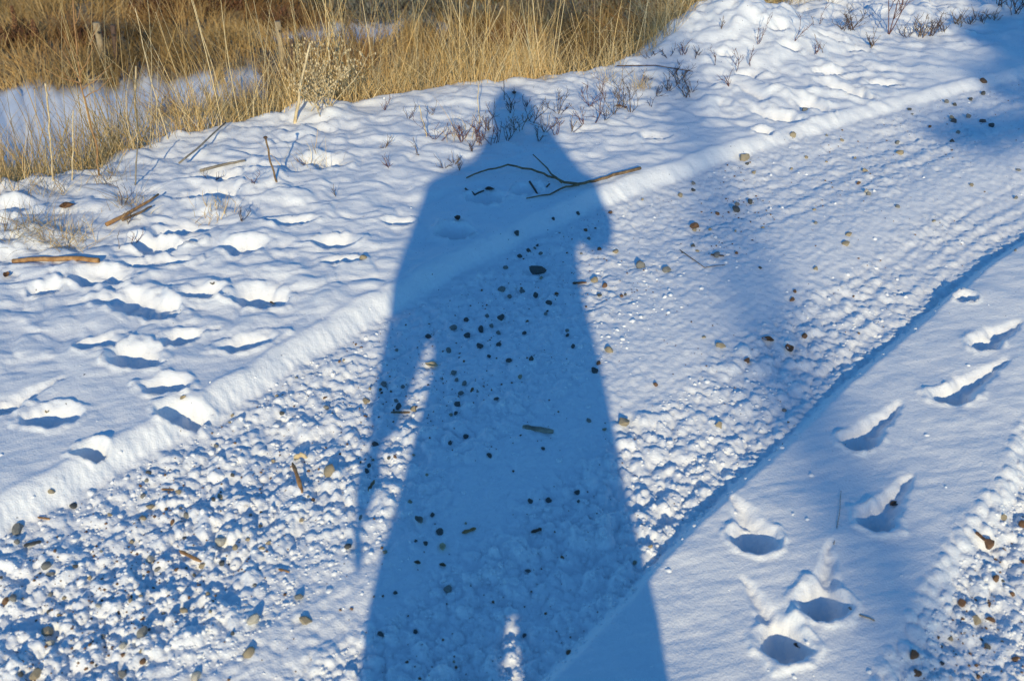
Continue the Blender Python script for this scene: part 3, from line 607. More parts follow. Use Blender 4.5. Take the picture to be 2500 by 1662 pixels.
def leaf(px, py, wpx, material, label):
    c = G(px, py); s = wpx / 2 * math.dist(c, (0, 0, CAM_H)) / FPX; rot = random.uniform(0, 6.28); mb = MB(); nx, ny = 8, 5; top = []; curl = random.uniform(.5, 1.0); tw = random.uniform(-.6, .6)
    for i in range(nx + 1):
        t = i / nx * 2 - 1; wdt = .55 * (1 - abs(t) ** 2.2) + .03
        for j in range(ny + 1):
            q = (j / ny * 2 - 1) * wdt; xx = t; zz = curl * (q * q * 1.6 + .35 * t * t) + tw * q * t * .6 + random.gauss(0, .02)
            top.append((xx * math.cos(rot) - q * math.sin(rot), xx * math.sin(rot) + q * math.cos(rot), zz))
    m = len(top); v = [(c[0] + a * s, c[1] + b * s, c[2] + .003 + z * s) for a, b, z in top] + [(c[0] + a * s, c[1] + b * s, c[2] + .0022 + z * s) for a, b, z in top]; f = []
    g = lambda i, j: i * (ny + 1) + j
    for i in range(nx):
        for j in range(ny):
            f.append((g(i, j), g(i + 1, j), g(i + 1, j + 1), g(i, j + 1))); f.append((m + g(i, j), m + g(i, j + 1), m + g(i + 1, j + 1), m + g(i + 1, j)))
    for i in range(nx):
        f.append((g(i, 0), m + g(i, 0), m + g(i + 1, 0), g(i + 1, 0))); f.append((g(i, ny), g(i + 1, ny), m + g(i + 1, ny), m + g(i, ny)))
    mb.add(v, f); o = mb.build('fallen_leaf', M[material], None, c); tag(o, label, 'leaf')
leaf(1874, 832, 30, 'leaf_brown', 'curled red brown leaf on the packed snow centre')
leaf(1926, 855, 34, 'leaf_brown', 'folded dark brown leaf next to the right rut')
leaf(1023, 1272, 30, 'wood_grey', 'arched pale leaf fragment inside the lower shadow')
leaf(1081, 1338, 26, 'straw', 'crumpled straw coloured leaf below a dark stone in the shadow')
leaf(1019, 1376, 18, 'twig_brown', 'small brown leaf scrap low in the shadow')
leaf(1081, 1382, 18, 'twig_brown', 'torn brown leaf scrap left of the rut ridge in the shadow')
leaf(1289, 1397, 18, 'stone_grey', 'small upright grey leaf tip in the shaded rut')
leaf(1054, 895, 34, 'straw', 'flat ragged straw leaf at the shadow\'s armpit')
leaf(1510, 262, 16, 'leaf_brown', 'round brown leaf caught in weeds right of the head shadow')
leaf(1527, 265, 14, 'leaf_brown', 'small brown leaf beside the round leaf in the weeds')
leaf(165, 508, 34, 'leaf_brown', 'big curled brown leaf by the matted straw on left snow')
leaf(1255, 230, 18, 'twig_dark', 'dark leaf scrap in the crown of the head shadow')
leaf(18, 675, 24, 'leaf_brown', 'rusty leaf below the smooth orange tan stick')
leaf(120, 1022, 14, 'straw', 'tiny straw scrap at the bottom of a wide footprint')
leaf(666, 742, 18, 'twig_brown', 'small brown scrap in the scuffed double footprint')
leaf(1118, 578, 26, 'twig_dark', 'dark leaf litter in the deep hole by the shadow\'s chest wall')  # dark scrap added on the pit floor so the hole reads darker
leaf(1196, 492, 24, 'twig_dark', 'dark scrap added to darken the footprint under the forked branch')  # likewise added, its dark colour deepens this footprint
leaf(2182, 1232, 24, 'twig_dark', 'dark leaf stuck in the wall of a deep footprint')
leaf(1946, 1580, 20, 'twig_dark', 'dark leaf at the bottom of the nearest deep footprint')
leaf(452, 995, 18, 'straw', 'pale leaf scrap where a footprint breaks the snow wall')
leaf(520, 702, 18, 'wood_grey', 'greyish leaf in the shallow footprint next to the scuffed one')

# ------------------------------------------------------------------ weeds on the shoulder
def weed(base, h, stems, spread, material, name, label, group, up=.85, thick=.0016):
    mb = MB(); base = np.array(base)
    def grow(p, d, L, r, depth):
        n = 4; pts = [p]; q = p.copy(); dd = d.copy()
        for k in range(n):
            dd = dd + np.array([random.gauss(0, .22), random.gauss(0, .2), random.gauss(.05, .16)]); dd /= np.linalg.norm(dd); q = q + dd * L / n; pts.append(q)
        mb.tube(pts, list(np.linspace(r, r * .55, len(pts))), 4)
        if depth > 0:
            for k in range(random.randint(2, 4)):
                i = random.randint(1, n); a = random.uniform(0, 6.28); nd = dd * .7 + np.array([math.cos(a) * .8, math.sin(a) * .6, random.uniform(.1, .7)]); nd /= np.linalg.norm(nd)
                grow(pts[i], nd, L * random.uniform(.3, .55), r * .7, depth - 1)
    for s in range(stems):
        a = random.uniform(0, 6.28); d = np.array([math.cos(a) * spread, math.sin(a) * spread, up]); d /= np.linalg.norm(d)
        js = .010 if stems > 4 else .003; b = base + np.array([random.gauss(0, js), random.gauss(0, js), 0]); b[2] = H1(b[0], b[1]) - .006
        grow(b, d, h * random.uniform(.6, 1.15), thick, 1 if h < .09 else 2)
    o = mb.build(name, M[material], None, base); tag(o, label, 'weed', group); return o
L1_ = 'twiggy reddish brown weed in the patch under the head shadow'
for x, y, h in [(1238, 345, .10), (1205, 352, .12), (1170, 350, .10), (1265, 318, .12), (1300, 300, .10), (1330, 322, .13), (1358, 330, .10), (1130, 345, .10), (1192, 320, .11), (1395, 322, .07), (1250, 270, .10), (1285, 262, .08), (1315, 345, .08), (1368, 275, .10), (1150, 370, .06)]:
    weed(G(x, y), h * .9, random.randint(3, 6), .65, random.choice(['twig_red', 'twig_dark', 'twig_brown']), 'twiggy_weed', L1_, 'twiggy weeds under the head shadow')
L2_ = 'thin branching weed on sunlit snow between head shadow and thin long twig'
for x, y, h in [(1452, 300, .16), (1478, 292, .15), (1500, 280, .16), (1440, 260, .12), (1540, 275, .12), (1520, 262, .10), (1425, 305, .09), (1590, 262, .06)]:
    weed(G(x, y), h, random.randint(2, 4), .55, random.choice(['twig_red', 'twig_brown', 'twig_dark']), 'thin_weed', L2_, 'thin weeds right of the head shadow', thick=.0014)
L3_ = 'dense dark reddish weed beside the long thin twig at the bank'
for x, y, h in [(1602, 232, .14), (1632, 222, .15), (1660, 205, .16), (1688, 225, .13), (1672, 238, .12), (1645, 190, .12), (1580, 200, .08), (1630, 142, .10), (1668, 135, .10), (1700, 140, .09), (1585, 140, .08)]:
    weed(G(x, y), h * .62, random.randint(3, 6), .75, random.choice(['twig_red', 'twig_dark', 'twig_dark']), 'dense_weed', L3_, 'dense weeds at the bank')
L4_ = 'dark clump of weed stems high on the sunlit snow bank'
for x, y, h in [(2080, 75, .18), (2055, 72, .12), (2250, 88, .16), (2275, 90, .18), (2235, 84, .14), (2300, 80, .12), (2340, 62, .14), (2370, 58, .12), (2130, 112, .10), (2400, 55, .10), (2210, 90, .12), (2420, 48, .12)]:
    weed(G(x, y), h * .6, random.randint(5, 8), .6, random.choice(['twig_dark', 'twig_brown', 'twig_dark']), 'weed_clump', L4_, 'weed clumps high on the bank', thick=.002)
L5_ = 'small pale brown weed sprig poking from the trampled snow bank'
for x, y, h in [(1850, 108, .10), (1745, 158, .16), (1795, 172, .12), (1990, 132, .08), (1940, 102, .12), (2125, 118, .10), (1780, 212, .06), (2010, 130, .10), (1845, 95, .08), (1830, 160, .07), (2000, 60, .08), (1760, 70, .08), (1990, 65, .07)]:
    weed(G(x, y), h, random.randint(1, 3), .45, random.choice(['twig_red', 'twig_brown']), 'weed_sprig', L5_, 'weed sprigs on the trampled bank', thick=.0016)
weed(G(2172, 85), .34, 3, .22, 'twig_red', 'tall_weed', 'tall slender branching weed standing alone on the high snow bank', None, thick=.003)
for x, y, h, lab in [(2440, 20, .16, 'shaded dark weed at the edge of the tree shadow'), (2478, 35, .15, 'shaded dark weed deep in the tree shadow')]:
    weed(G(x, y), h, 6, .5, 'twig_dark', 'shaded_weed', lab, None, thick=.0025)
L6_ = 'sparse brown sprig in lumpy snow left of the head shadow'
for x, y, h in [(1062, 340, .10), (1075, 345, .08), (1052, 280, .06), (940, 270, .06), (995, 290, .07), (940, 360, .07), (1108, 400, .06), (1085, 410, .05), (950, 410, .05), (1122, 415, .09), (1020, 375, .05), (590, 540, .05), (310, 545, .08), (300, 500, .07), (745, 405, .05), (520, 440, .06), (620, 445, .05), (820, 480, .06), (330, 600, .05), (285, 300 + 310, .05)]:
    weed(G(x, y), h, random.randint(2, 4), .7, random.choice(['twig_brown', 'twig_dark', 'twig_red']), 'weed_sprig', L6_, 'sprigs left of the head shadow', thick=.0012)

def tuft(px, py, h, n, sp, label, dark=1.0, group=None, spread=.5):
    c = G(px, py); bx = c[0] + rng.normal(0, sp, n); by = c[1] + rng.normal(0, sp, n); z = hq(bx, by)
    ln = np.stack([rng.normal(0, spread, n), rng.normal(0, spread, n), np.zeros(n)], 1); cu = np.stack([rng.normal(0, .4, n), rng.normal(0, .4, n), np.zeros(n)], 1)
    V, F, C = blades(np.stack([bx, by, z - .004], 1) - c, h * rng.uniform(.5, 1.2, n), ln, cu, rng.uniform(.0014, .0028, n), straw_cols(n, dark), 4)
    o = link('straw_tuft', mesh_np('straw_tuft', V, F, M['blade'], False, None, C), None, c); tag(o, label, 'grass tuft', group)
tuft(775, 415, .10, 45, .05, 'pale straw tuft on the bright lumpy snow below the tufts', 1.0)
tuft(525, 515, .07, 50, .04, 'low sparse straw tuft between rounded snow humps', .85)
tuft(160, 585, .07, 170, .05, 'flattened mat of straw on the left snow under sticks', .8, spread=1.2)
tuft(60, 560, .08, 150, .05, 'tangled brown straw at the left bank corner', .6, spread=1.0)
tuft(320, 500, .06, 60, .04, 'short straw wisps around the straight tan stick', .8, spread=1.0)
tuft(1565, 215, .09, 60, .025, 'soft fanned tan grass tuft amid dark red weeds', .8)
tuft(1485, 200, .14, 26, .03, 'thin upright pale tuft just below the bank\'s lip', .9)
tuft(1105, 335, .12, 20, .03, 'few pale grass blades beside the twiggy weed patch', .9)
tuft(1145, 340, .09, 18, .03, 'short pale grass wisps at the left of the head shadow', .8)
tuft(115, 470, .13, 60, .05, 'bent brown grass clump at the left edge of the bank', .6, spread=.7)
tuft(270, 440, .10, 60, .035, 'dark straw clump at the foot of the tall branching stalk', .55, spread=.7)
tuft(2010, 2, .16, 60, .06, 'olive brown grass tuft on top of the snow mound', .45)
tuft(1960, -2, .16, 50, .05, 'second olive tuft beside the snow mound top', .5)

# ------------------------------------------------------------------ single dry stalks that stand out
def stalk(pts, r0, r1, material, label, side=(), cap=False, dy=0, name='dry_stalk'):
    b = G(*pts[0]); p = [b] + [AT(x, y, b[1] + dy * (i + 1)) for i, (x, y) in enumerate(pts[1:])]
    e = empty(name, b); pj = jitter(p, .0015, 4); mb = MB(); mb.tube([pj[0] - np.array([0, 0, .03])] + pj, list(np.linspace(r0, r1, len(pj) + 1)), 6); mb.build('stem', M[material], e, b)
    for a, c in side:
        a3 = AT(*a, b[1]); c3 = AT(*c, b[1] + random.uniform(-.08, .08)); q = jitter([a3, (a3 + c3) / 2 + np.array([0, 0, -.008]), c3], .002, 3); m2 = MB(); m2.tube(q, list(np.linspace(r1 * .95, r1 * .5, len(q))), 5); m2.build('side_twig', M[material], e, b)
    if cap:
        m3 = MB(); m3.ell(p[-1], (r1 * 2.4, r1 * 2.4, r1 * 1.5), nu=8, nv=5); m3.build('seed_cap', M['twig_dark'], e, b)
    tag(e, label, 'stalk'); return e
stalk([(336, 345), (328, 260), (332, 162)], .0042, .0046, 'straw', 'thick pale broken stalk rising alone above the short grass')
stalk([(130, 440), (123, 340), (116, 240), (110, 204)], .0035, .003, 'straw', 'pale upright stalk left of the branching stalk')
stalk([(92, 400), (89, 290), (84, 216)], .0035, .003, 'straw', 'pale stalk ending in a dark round seed cap', cap=True)
stalk([(176, 440), (178, 350), (179, 270)], .003, .0022, 'straw', 'slim greenish yellow stem in front of the branching stalk')
stalk([(138, 410), (150, 350), (168, 290)], .0035, .003, 'straw', 'leaning pale stalk with a bent top')
stalk([(242, 430), (236, 360), (215, 285), (198, 210), (185, 110), (178, 0)], .0042, .0022, 'bark_orange', 'tall orange branching stalk reaching past the grass tops',
      side=[((198, 205), (135, 165)), ((198, 205), (110, 170)), ((190, 150), (160, 90)), ((195, 180), (230, 110)), ((183, 60), (198, 15)), ((200, 220), (275, 155)), ((205, 240), (272, 188)), ((196, 195), (150, 120)), ((220, 110), (238, 60))])
stalk([(236, 330), (222, 260), (213, 180)], .004, .0035, 'straw', 'stout tan stalk with wiry side shoots', side=[((213, 195), (275, 190)), ((214, 200), (262, 172)), ((213, 185), (215, 120)), ((215, 120), (232, 55)), ((225, 90), (245, 62)), ((222, 105), (208, 60))], cap=False)
stalk([(330, 452), (332, 400), (336, 350)], .003, .0028, 'wood_grey', 'thin grey stalk casting a line of shadow on lumpy snow')
stalk([(675, 444), (660, 395), (648, 336)], .004, .0035, 'twig_brown', 'knobbly brown stalk standing alone in the lumpy snow', cap=True)
stalk([(246, 285), (247, 265), (249, 250)], .003, .003, 'straw', 'short cut stub of stalk in the grass')
stalk([(1042, 334), (1032, 298), (1023, 258)], .0025, .002, 'straw', 'slim straw stem standing left of the head shadow')
stalk([(1171, 300), (1168, 250), (1166, 195)], .0022, .0016, 'straw', 'slender pale stem at the left rim of the head shadow')
stalk([(1231, 245), (1230, 210), (1229, 186)], .0018, .0012, 'twig_dark', 'dark upright stem at the very top of the head shadow')
stalk([(800, 255), (803, 170), (802, 55)], .003, .002, 'straw', 'straight bright stem beside the seedy weed')
stalk([(1150, 195), (1155, 120), (1150, 60), (1158, 0)], .0035, .003, 'straw', 'thick golden stem in the tallest grass')
stalk([(1185, 192), (1180, 110), (1205, 60), (1228, 15)], .004, .0036, 'straw', 'thick golden stem forking out at its top', side=[((1182, 95), (1212, 10))])
stalk([(1098, 190), (1097, 60), (1092, 0)], .0035, .003, 'straw', 'thick paired golden stem just left of the tallest grass', side=[((1097, 70), (1102, 0))])
stalk([(720, 300), (735, 200), (758, 105)], .0075, .004, 'straw', 'broad bundle of bent straw in the middle tufts')
stalk([(1343, 170), (1330, 110), (1312, 0)], .003, .002, 'straw', 'pale leaning stem right of the head shadow on the lip')
stalk([(1412, 155), (1408, 90), (1395, 32)], .003, .0022, 'straw', 'curved pale stem near the right end of the grass')
stalk([(1430, 152), (1460, 90), (1520, 15)], .0028, .002, 'straw', 'long stem leaning far out over the bank')
stalk([(560, 300), (520, 170), (470, 0)], .0028, .0018, 'straw', 'very tall pale stem leaning left out of the tufts')
stalk([(410, 340), (370, 200), (330, 20)], .0026, .0016, 'straw', 'tall seedy stem leaning left beside the middle tufts')
stalk([(500, 300), (430, 180), (380, 30)], .0026, .0016, 'straw', 'second tall stem leaning left across the middle tufts')

# weed with many pale seed pods at the lip
def seedy(px, py, h, label, pods=260):
    b = G(px, py); e = empty('seed_weed', b); mb = MB(); ms = MB()
    for s in range(16):
        a = random.uniform(0, 6.28); d = np.array([math.cos(a) * .55, math.sin(a) * .45, 1.0]); L = h * random.uniform(.6, 1.1); pts = [b + np.array([random.gauss(0, .03), random.gauss(0, .03), -.02])]
        for k in range(5):
            d = d + np.array([random.gauss(0, .2), random.gauss(0, .2), random.gauss(0, .1)]); d /= np.linalg.norm(d); pts.append(pts[-1] + d * L / 5)
        mb.tube(pts, list(np.linspace(.0022, .001, 6)), 4)
        for k in range(pods // 16):
            t = random.uniform(1.5, 5); i = min(int(t), 4); q = pts[i] * (1 - t + i) + pts[i + 1] * (t - i); a = random.uniform(0, 6.28); tip = q + np.array([math.cos(a) * .04, math.sin(a) * .04, random.uniform(0, .04)]) * random.uniform(.4, 1.2)
            mb.tube([q, tip], [.0008, .0006], 3); ms.ell(tip, (.0035, .0035, .0065), nu=5, nv=4)
    mb.build('stems', M['straw'], e, b); o = ms.build('seed_pods', M['straw'], e, b); o['kind'] = 'stuff'; tag(e, label, 'weed')
seedy(790, 265, .34, 'bushy straw weed full of small pale seed pods in the tufts')
seedy(860, 245, .30, 'second podded straw weed right of the bushy one')
seedy(960, 222, .24, 'low podded straw weed towards the head shadow')

# tan tumble of stems on the far right of the lip
def tumble(u, d, h, n, label, mt='straw', name='dry_bush', up=.7, thick=.0022):
    x, y = from_uv(u, float(cB(np.array([u]))[0]) + d); b = np.array([x, y, H1(x, y)]); mb = MB()
    for s in range(n):
        a = random.uniform(0, 6.28); el = random.uniform(.1, 1.3); d = np.array([math.cos(a) * math.cos(el), math.sin(a) * math.cos(el), math.sin(el) * up + .1]); q = b + np.array([random.gauss(0, .05), random.gauss(0, .05), -.02]); pts = [q]
        for k in range(5):
            d = d + np.array([random.gauss(0, .25), random.gauss(0, .25), random.gauss(0, .2)]); d /= np.linalg.norm(d); q = q + d * h * random.uniform(.15, .25); pts.append(q)
        mb.tube(pts, list(np.linspace(thick, thick * .5, 6)), 3)
        for k in range(3):
            i = random.randint(2, 4); dd = np.array([random.gauss(0, 1), random.gauss(0, 1), random.gauss(.3, .6)]); dd /= np.linalg.norm(dd); mb.tube([pts[i], pts[i] + dd * h * .12, pts[i] + dd * h * .2 + np.array([0, 0, .01])], [thick * .7, thick * .5, thick * .4], 3)
    o = mb.build(name, M[mt], None, b); tag(o, label, 'bush'); return o
tumble(5.15, .22, .42, 90, 'wiry tan bush leaning against the foot of the snow mound', 'straw')
tumble(5.55, .20, .42, 90, 'wiry tan bush behind the top of the snow mound', 'straw')
tumble(4.75, .30, .34, 70, 'wiry tan bush behind the right end of the golden grass', 'straw')
tumble(5.0, .55, .40, 80, 'rusty wiry bush lower down behind the snow mound', 'bark_orange')
tumble(4.4, .55, .36, 70, 'brown wiry bush down the slope behind the golden grass', 'twig_brown')

# ------------------------------------------------------------------ lower field: sagebrush, dock, posts
def field_pt(px, py): return G_far(px, py)
def G_far(px, py):
    d = ray(px, py); t = np.linspace(6, 40, 1400); q = np.array([0, 0, CAM_H])[None] + d[None] * t[:, None]
    h = hq(q[:, 0], q[:, 1]); u, v, s1, s2, s3, dB = zones(q[:, 0], q[:, 1]); k = np.where((q[:, 2] < h) & (dB > .6))[0]
    i = k[0] if len(k) else len(t) - 1; p = q[i].copy(); p[2] = h[i]; return p
def sage(px, py, wpx, label, tint=(.20, .20, .155), group=None):
    b = G_far(px, py); r = wpx / 2 * math.dist(b, (0, 0, CAM_H)) / FPX; e = empty('sagebrush', b); mb = MB()
    for s in range(9):
        a = random.uniform(0, 6.28); t = b + np.array([math.cos(a) * r * .6, math.sin(a) * r * .6, r * random.uniform(.5, .9)]); mb.tube(jitter([b - np.array([0, 0, .05]), (b + t) / 2 + np.array([0, 0, .05]), t], .02, 2), [.012, .010, .009, .007, .004], 4)
    mb.build('stems', M['twig_dark'], e, b)
    n = 900; ph = rng.uniform(0, 6.28, n); ct = rng.uniform(0, 1, n); rad = r * (.55 + .5 * rng.random(n)) * (1 + .28 * np.sin(ph * 3 + px) + .18 * np.sin(ph * 7 + py))
    st = np.sqrt(1 - ct * ct); bx = np.stack([np.cos(ph) * st * rad, np.sin(ph) * st * rad, ct * rad * .85], 1)
    col = np.array(tint)[None] * rng.uniform(.5, 1.5, (n, 1)) * np.array([1, 1, 1]) + rng.uniform(0, .03, (n, 3))
    V, F, C = blades(bx, rng.uniform(.05, .13, n), np.stack([np.cos(ph) * st, np.sin(ph) * st, 0 * ph], 1) * .5 + rng.normal(0, .3, (n, 3)) * np.array([1, 1, 0]), rng.normal(0, .3, (n, 3)) * np.array([1, 1, 0]), rng.uniform(.012, .024, n), col, 2)
    o = link('foliage', mesh_np('foliage', V, F, M['blade'], False, None, C), e); o['kind'] = 'stuff'; tag(e, label, 'bush', group)
LS = 'low grey green sagebrush on the lower field between snow patches'
for x, y, w in [(850, 40, 110), (910, 55, 120), (985, 45, 130), (1070, 40, 110), (880, 10, 120), (780, 20, 90), (1180, 70, 130), (1020, 88, 90)]: sage(x, y, w, LS, (.17, .165, .13), 'sagebrush between the snow patches')
LS2 = 'grey brown sagebrush on the lower field beyond the right grass'
for x, y, w in [(1400, 85, 150), (1330, 70, 120), (1470, 55, 140), (1540, 40, 120), (1560, 90, 130), (1280, 40, 110), (1620, 30, 120)]: sage(x, y, w, LS2, (.19, .17, .12), 'sagebrush beyond the right grass')
LS3 = 'rusty brown low shrub in the matted field grass'
for x, y, w in [(450, 15, 110), (520, 25, 100), (600, 20, 90), (380, 40, 90), (200, 110, 70), (60, 110, 80), (690, 70, 80), (1260, 110, 80)]: sage(x, y, w, LS3, (.17, .085, .045), 'rusty shrubs in the field')
for px, py, wd, hh, lean, lab, mt in [(256, 165, .10, .66, .01, 'pale weathered fence post with a dark knot in the left field', 'post_wood'), (693, 162, .09, .66, -.01, 'tan fence post with a dark bolt behind the middle tufts', 'post_wood'),
                          (286, 172, .07, .66, .05, 'dark leaning shaft beside the pale post', 'twig_dark'), (712, 182, .05, .52, .04, 'thin dark shaft behind the tan fence post', 'twig_dark')]:
    b = G_far(px, py); e = empty('fence_post', b); mb = MB(); n = 6  # two pale shafts, each with a thinner dark one next to it
    mb.tube([b + np.array([lean * k / n * 1.5, 0, -.2 + (hh + .2) * k / n]) for k in range(n + 1)], [wd / 2 * random.uniform(.9, 1.08) for k in range(n + 1)], 9); mb.build('shaft', M[mt], e, b)
    mb = MB(); mb.ell(b + np.array([wd * .28 + lean, -wd * .42, hh * .80]), (.022, .02, .022), nu=8, nv=6); mb.build('knot', M['black'], e, b); tag(e, lab, 'fence post')
# red dock stalks
for px, py, h, lab in [(8, 120, .55, 'rust red dock stalk at the far left of the field'), (48, 110, .60, 'tall rust red dock stalk beside the pale stalks'), (92, 120, .45, 'short rust red dock stalk in front of brown grass')]:
    b = G_far(px, py); e = empty('dock_plant', b); mb = MB(); mb.tube(jitter([b, b + np.array([.03, 0, h])], .01, 4), .007, 5); mb.build('stem', M['twig_red'], e, b); ms = MB()
    for k in range(90):
        t = random.uniform(.4, 1.0); a = random.uniform(0, 6.28); rr = .05 * (1.1 - t) + .012; ms.ell(b + np.array([.03 * t + math.cos(a) * rr, math.sin(a) * rr, h * t]), (.012, .012, .016), nu=5, nv=4)
    o = ms.build('seed_head', M['leaf_brown'], e, b); o['kind'] = 'stuff'; tag(e, lab, 'weed')

# ------------------------------------------------------------------ the photographer, standing behind the lens
gz = H1(0, -.17)
def build_person():
    e = empty('person', (0, -.17, gz)); o0 = np.array([0, -.17, gz]); Y = -.19
    v = lambda x, y, z: np.array([x, y, z])
    # body: head, neck, trunk, arms, hands, legs in one surface
    mb = MB()
    mb.ell((0, -.205, 1.665), (.077, .098, .118)); mb.ell((0, -.125, 1.625), (.045, .04, .06)); mb.ell((0, -.104, 1.645), (.013, .022, .02))
    for s in (-1, 1): mb.ell((s * .08, -.21, 1.66), (.012, .022, .032))
    mb.tube([v(0, -.21, 1.40), v(0, -.21, 1.50), v(0, -.205, 1.60)], [.07, .06, .058], 12)
    mb.tube([v(0, Y, .86), v(0, Y, 1.0), v(0, Y, 1.15), v(0, Y, 1.32), v(0, Y, 1.42)], [(.16, .12), (.15, .11), (.15, .115), (.19, .12), (.15, .09)], 16)
    mb.tube([v(-.17, Y, 1.40), v(-.23, Y, 1.38), v(-.30, Y - .01, 1.10), v(-.335, Y + .05, .86), v(-.342, Y + .06, .80)], [.06, .055, .045, .03, .028], 12)
    mb.tube([v(.17, Y, 1.40), v(.235, Y + .01, 1.38), v(.298, -.13, 1.232), v(.18, -.104, 1.44), v(.095, -.105, 1.60)], [.06, .052, .038, .034, .028], 12)
    # left hand hangs, fingers slightly curled
    mb.ell((-.345, Y + .07, .745), (.026, .042, .05))
    for k, (dy, L) in enumerate([(-.03, .060), (-.010, .075), (.011, .080), (.032, .070)]):
        b = v(-.345, Y + .072 + dy, .71); mb.tube([b + v(0, 0, .02), b - v(.002, 0, L * .4), b + v(.008, .004, -L * .78), b + v(.02, .006, -L)], [.010, .0095, .0085, .007], 8)
    mb.tube([v(-.340, Y + .10, .765), v(-.325, Y + .132, .735), v(-.318, Y + .140, .705)], [.012, .010, .008], 8)
    # right hand wraps the camera grip
    mb.ell((.088, -.098, 1.645), (.022, .036, .045))
    for k in range(4):
        zz = 1.672 - k * .019; mb.tube([v(.095, -.085, zz), v(.094, -.055, zz - .006), v(.076, -.042, zz - .008), v(.060, -.046, zz - .008)], [.0095, .009, .0085, .007], 8)
    mb.tube([v(.085, -.12, 1.66), v(.065, -.135, 1.672), v(.045, -.138, 1.678)], [.012, .010, .008], 8)
    for s in (-1, 1): mb.tube([v(s * .09, Y, .92), v(s * .12, Y, .70), v(s * .14, Y + .01, .48), v(s * .15, Y - .005, .28), v(s * .155, Y - .02, gz + .09)], [.095, .085, .06, .055, .042], 12)
    b = mb.build('body', M['skin'], e, o0); remesh(b, .006, 3)
    # knee-long parka
    mb = MB()
    mb.tube([v(.005, Y, .66), v(.005, Y, .76), v(.012, Y, .94), v(-.008, Y, 1.07), v(-.008, Y, 1.22), v(0, Y, 1.34), v(0, Y, 1.41), v(0, Y - .005, 1.465), v(0, -.20, 1.52), v(0, -.20, 1.585)],
            [(.288, .17), (.27, .17), (.24, .165), (.235, .16), (.235, .16), (.24, .155), (.228, .14), (.172, .12), (.132, .11), (.112, .10)], 24)
    mb.tube([v(-.16, Y, 1.385), v(-.245, Y, 1.37), v(-.302, Y - .01, 1.13), v(-.315, Y + .02, .97), v(-.338, Y + .05, .82)], [.095, .085, .075, .066, .046], 14)
    mb.tube([v(.16, Y, 1.395), v(.25, Y + .01, 1.365), v(.302, -.13, 1.225), v(.225, -.105, 1.37), v(.115, -.102, 1.565)], [.095, .088, .080, .066, .048], 14)
    pk = mb.build('parka', M['coat'], e, o0); remesh(pk, .012, 5)
    mb = MB()
    for s in (-1, 1): mb.tube([v(s * .12, Y, .85), v(s * .145, Y, .66), v(s * .155, Y, .595), v(s * .172, Y, .54), v(s * .186, Y, .46), v(s * .178, Y, .3), v(s * .17, Y - .01, gz + .10)], [(.12, .13), (.145, .13), (.146, .13), (.130, .125), (.118, .12), (.112, .12), (.10, .12)], 18)
    tr = mb.build('trousers', M['trousers'], e, o0); remesh(tr, .009, 2)
    for s in (-1, 1):
        mb = MB(); mb.tube([v(s * .163, Y - .03, gz + .02), v(s * .163, Y - .03, gz + .2)], [(.058, .07), (.06, .062)], 14); mb.ell((s * .165, Y + .06, gz + .045), (.052, .115, .045)); mb.ell((s * .163, Y - .04, gz + .04), (.05, .075, .045)); mb.box((s * .164, Y + .03, gz + .012), (.046, .13, .012))
        bo = mb.build('boot', M['boot'], e, o0); remesh(bo, .008, 3)
    mb = MB(); mb.tube([v(0, -.212, 1.675), v(0, -.212, 1.70), v(0, -.215, 1.74), v(0, -.22, 1.775), v(0, -.222, 1.797), v(0, -.222, 1.803)], [(.094, .112), (.095, .112), (.088, .105), (.066, .08), (.034, .04), (.006, .006)], 22)
    mb.build('knit_hat', M['wool'], e, o0)
    mb = MB()
    for s in (-1, 1): mb.ell((s * .032, -.118, 1.667), (.011, .011, .011), nu=8, nv=6)
    mb.build('eyes', M['glass'], e, o0)
    tag(e, 'person in long dark parka and knit hat raising a camera, casting the long shadow', 'person')
build_person()
def build_hand_camera():
    e = empty('hand_camera', (0, -.08, 1.66)); o0 = np.array(e.location); rot = Euler((-PITCH, 0, 0)).to_matrix()
    def L(x, y, z): return np.array([0, 0, CAM_H]) + np.array(rot @ Vector((x, y, z)))    # y along the optical axis, 0 at the picture's viewpoint
    mb = MB(); mb.box(L(0, -.098, -.004), (.064, .022, .044), rot); mb.box(L(.050, -.084, -.006), (.014, .012, .038), rot); mb.box(L(0, -.094, .048), (.024, .026, .010), rot); b = mb.build('camera_body', M['black'], e, o0, smooth=False)
    mb = MB(); mb.tube([L(0, -.078, 0), L(0, -.045, 0), L(0, -.044, 0), L(0, -.013, 0)], [.031, .031, .034, .034], 24); mb.build('lens', M['black'], e, o0)
    mb = MB(); mb.tube([L(0, -.0128, 0), L(0, -.0115, 0)], [.028, .024], 24); mb.build('lens_glass', M['glass'], e, o0)
    tag(e, 'black camera with a short lens held to the standing person\'s eye', 'camera')
build_hand_camera()

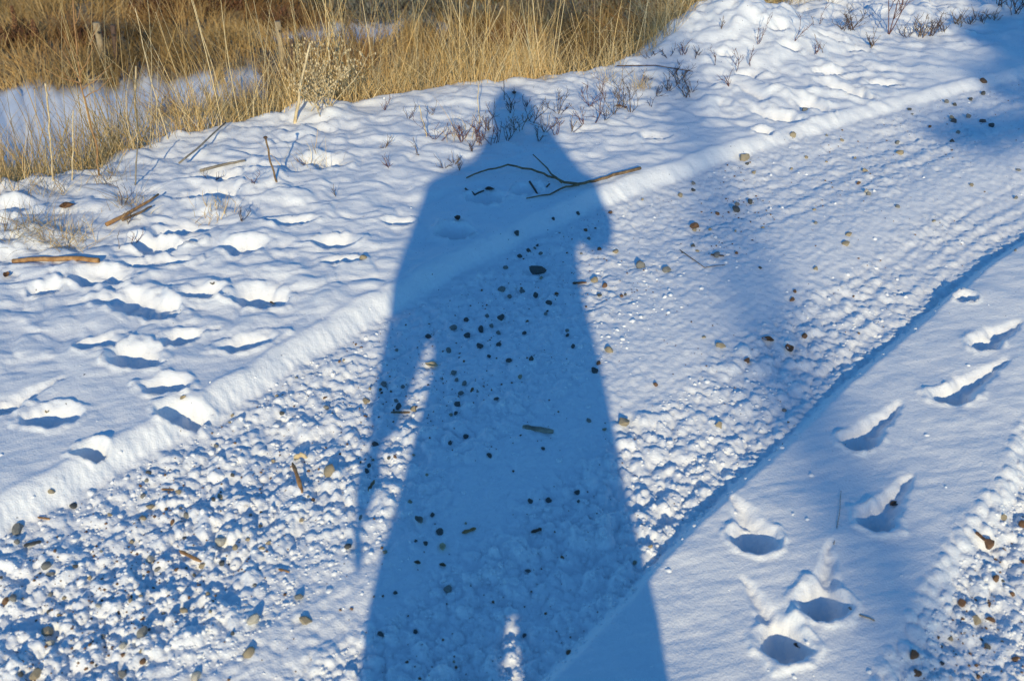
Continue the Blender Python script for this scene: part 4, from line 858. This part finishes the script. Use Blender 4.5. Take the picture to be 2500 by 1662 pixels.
# ------------------------------------------------------------------ trees behind the viewer that throw the soft shade
def conifer(x, y, h, rad, label):
    z0 = H1(x, y); e = empty('pine_tree', (x, y, z0)); b = np.array([x, y, z0]); mb = MB(); mb.tube([b - np.array([0, 0, .2]), b + np.array([0, 0, h * .5]), b + np.array([.05, 0, h])], [.13, .08, .012], 10); mb.build('trunk', M['bark'], e, b)
    mb = MB(); nb = []
    for k in range(210):
        t = random.uniform(.12, .98); zz = h * t; L = min(1.9, (h - zz) * rad) * random.uniform(.72, 1.06) + .10; a = random.uniform(0, 6.28); p0 = b + np.array([.05 * t, 0, zz]); d = np.array([math.cos(a), math.sin(a), 0]); pts = [p0, p0 + d * L * .5 + np.array([0, 0, .04]), p0 + d * L + np.array([0, 0, -.10 * L + .10])]
        mb.tube(pts, [.018, .011, .004], 4)
        for q in range(int(L * 85)):
            s = random.uniform(.15, 1); i = 0 if s < .5 else 1; f = (s - .5 * i) * 2; c = pts[i] * (1 - f) + pts[i + 1] * f; nb.append((c, d))
    mb.build('limbs', M['bark'], e, b)
    C = np.array([q[0] for q in nb]); D = np.array([q[1] for q in nb]); C = np.repeat(C, 5, 0); D = np.repeat(D, 5, 0); n = len(C); dirv = D * .5 + rng.normal(0, .6, (n, 3)); dirv /= np.linalg.norm(dirv, axis=1)[:, None]; Ln = rng.uniform(.08, .17, n); sd = np.cross(dirv, rng.normal(0, 1, (n, 3))); sd /= np.linalg.norm(sd, axis=1)[:, None]
    V = np.stack([C - sd * .008, C + sd * .008, C + dirv * Ln[:, None]], 1).reshape(-1, 3); F = np.arange(n * 3).reshape(-1, 3)
    o = link('crown', mesh_np('crown', V - b, F, M['needle'], False), e); o['kind'] = 'stuff'; tag(e, label, 'tree')
conifer(3.85, -5.2, 5.4, 1.05, 'dark green pine behind the track whose feathery shadow falls on the right')
def bare(x, y, h, label, r0=.16):
    z0 = H1(x, y); e = empty('bare_tree', (x, y, z0)); b = np.array([x, y, z0]); mb = MB(); P_ = [b + np.array([.04 * math.sin(k * 1.3), .05 * math.sin(k * .9), h * k / 9 - (.3 if k == 0 else 0)]) for k in range(10)]; mb.tube(P_, list(np.linspace(r0, .03, 10)), 10); mb.build('trunk', M['bark'], e, b); mb = MB()
    for k in range(34):
        t = random.uniform(3, 8.6); i = int(t); p = P_[i] * (1 - t + i) + P_[i + 1] * (t - i); a = random.uniform(0, 6.28); L = random.uniform(.5, 1.4) * (1.2 - t / 12); d = np.array([math.cos(a) * .45, math.sin(a) * .45, 1.0]); q = jitter([p, p + d * L * .5, p + d * L + np.array([0, 0, .2])], .03, 2); mb.tube(q, list(np.linspace(.028, .006, len(q))), 5)
    mb.build('crown', M['bark'], e, b); tag(e, label, 'tree')
bare(.74, -20, 12.0, 'slim bare poplar far behind the person casting the soft upright shade band', .16)
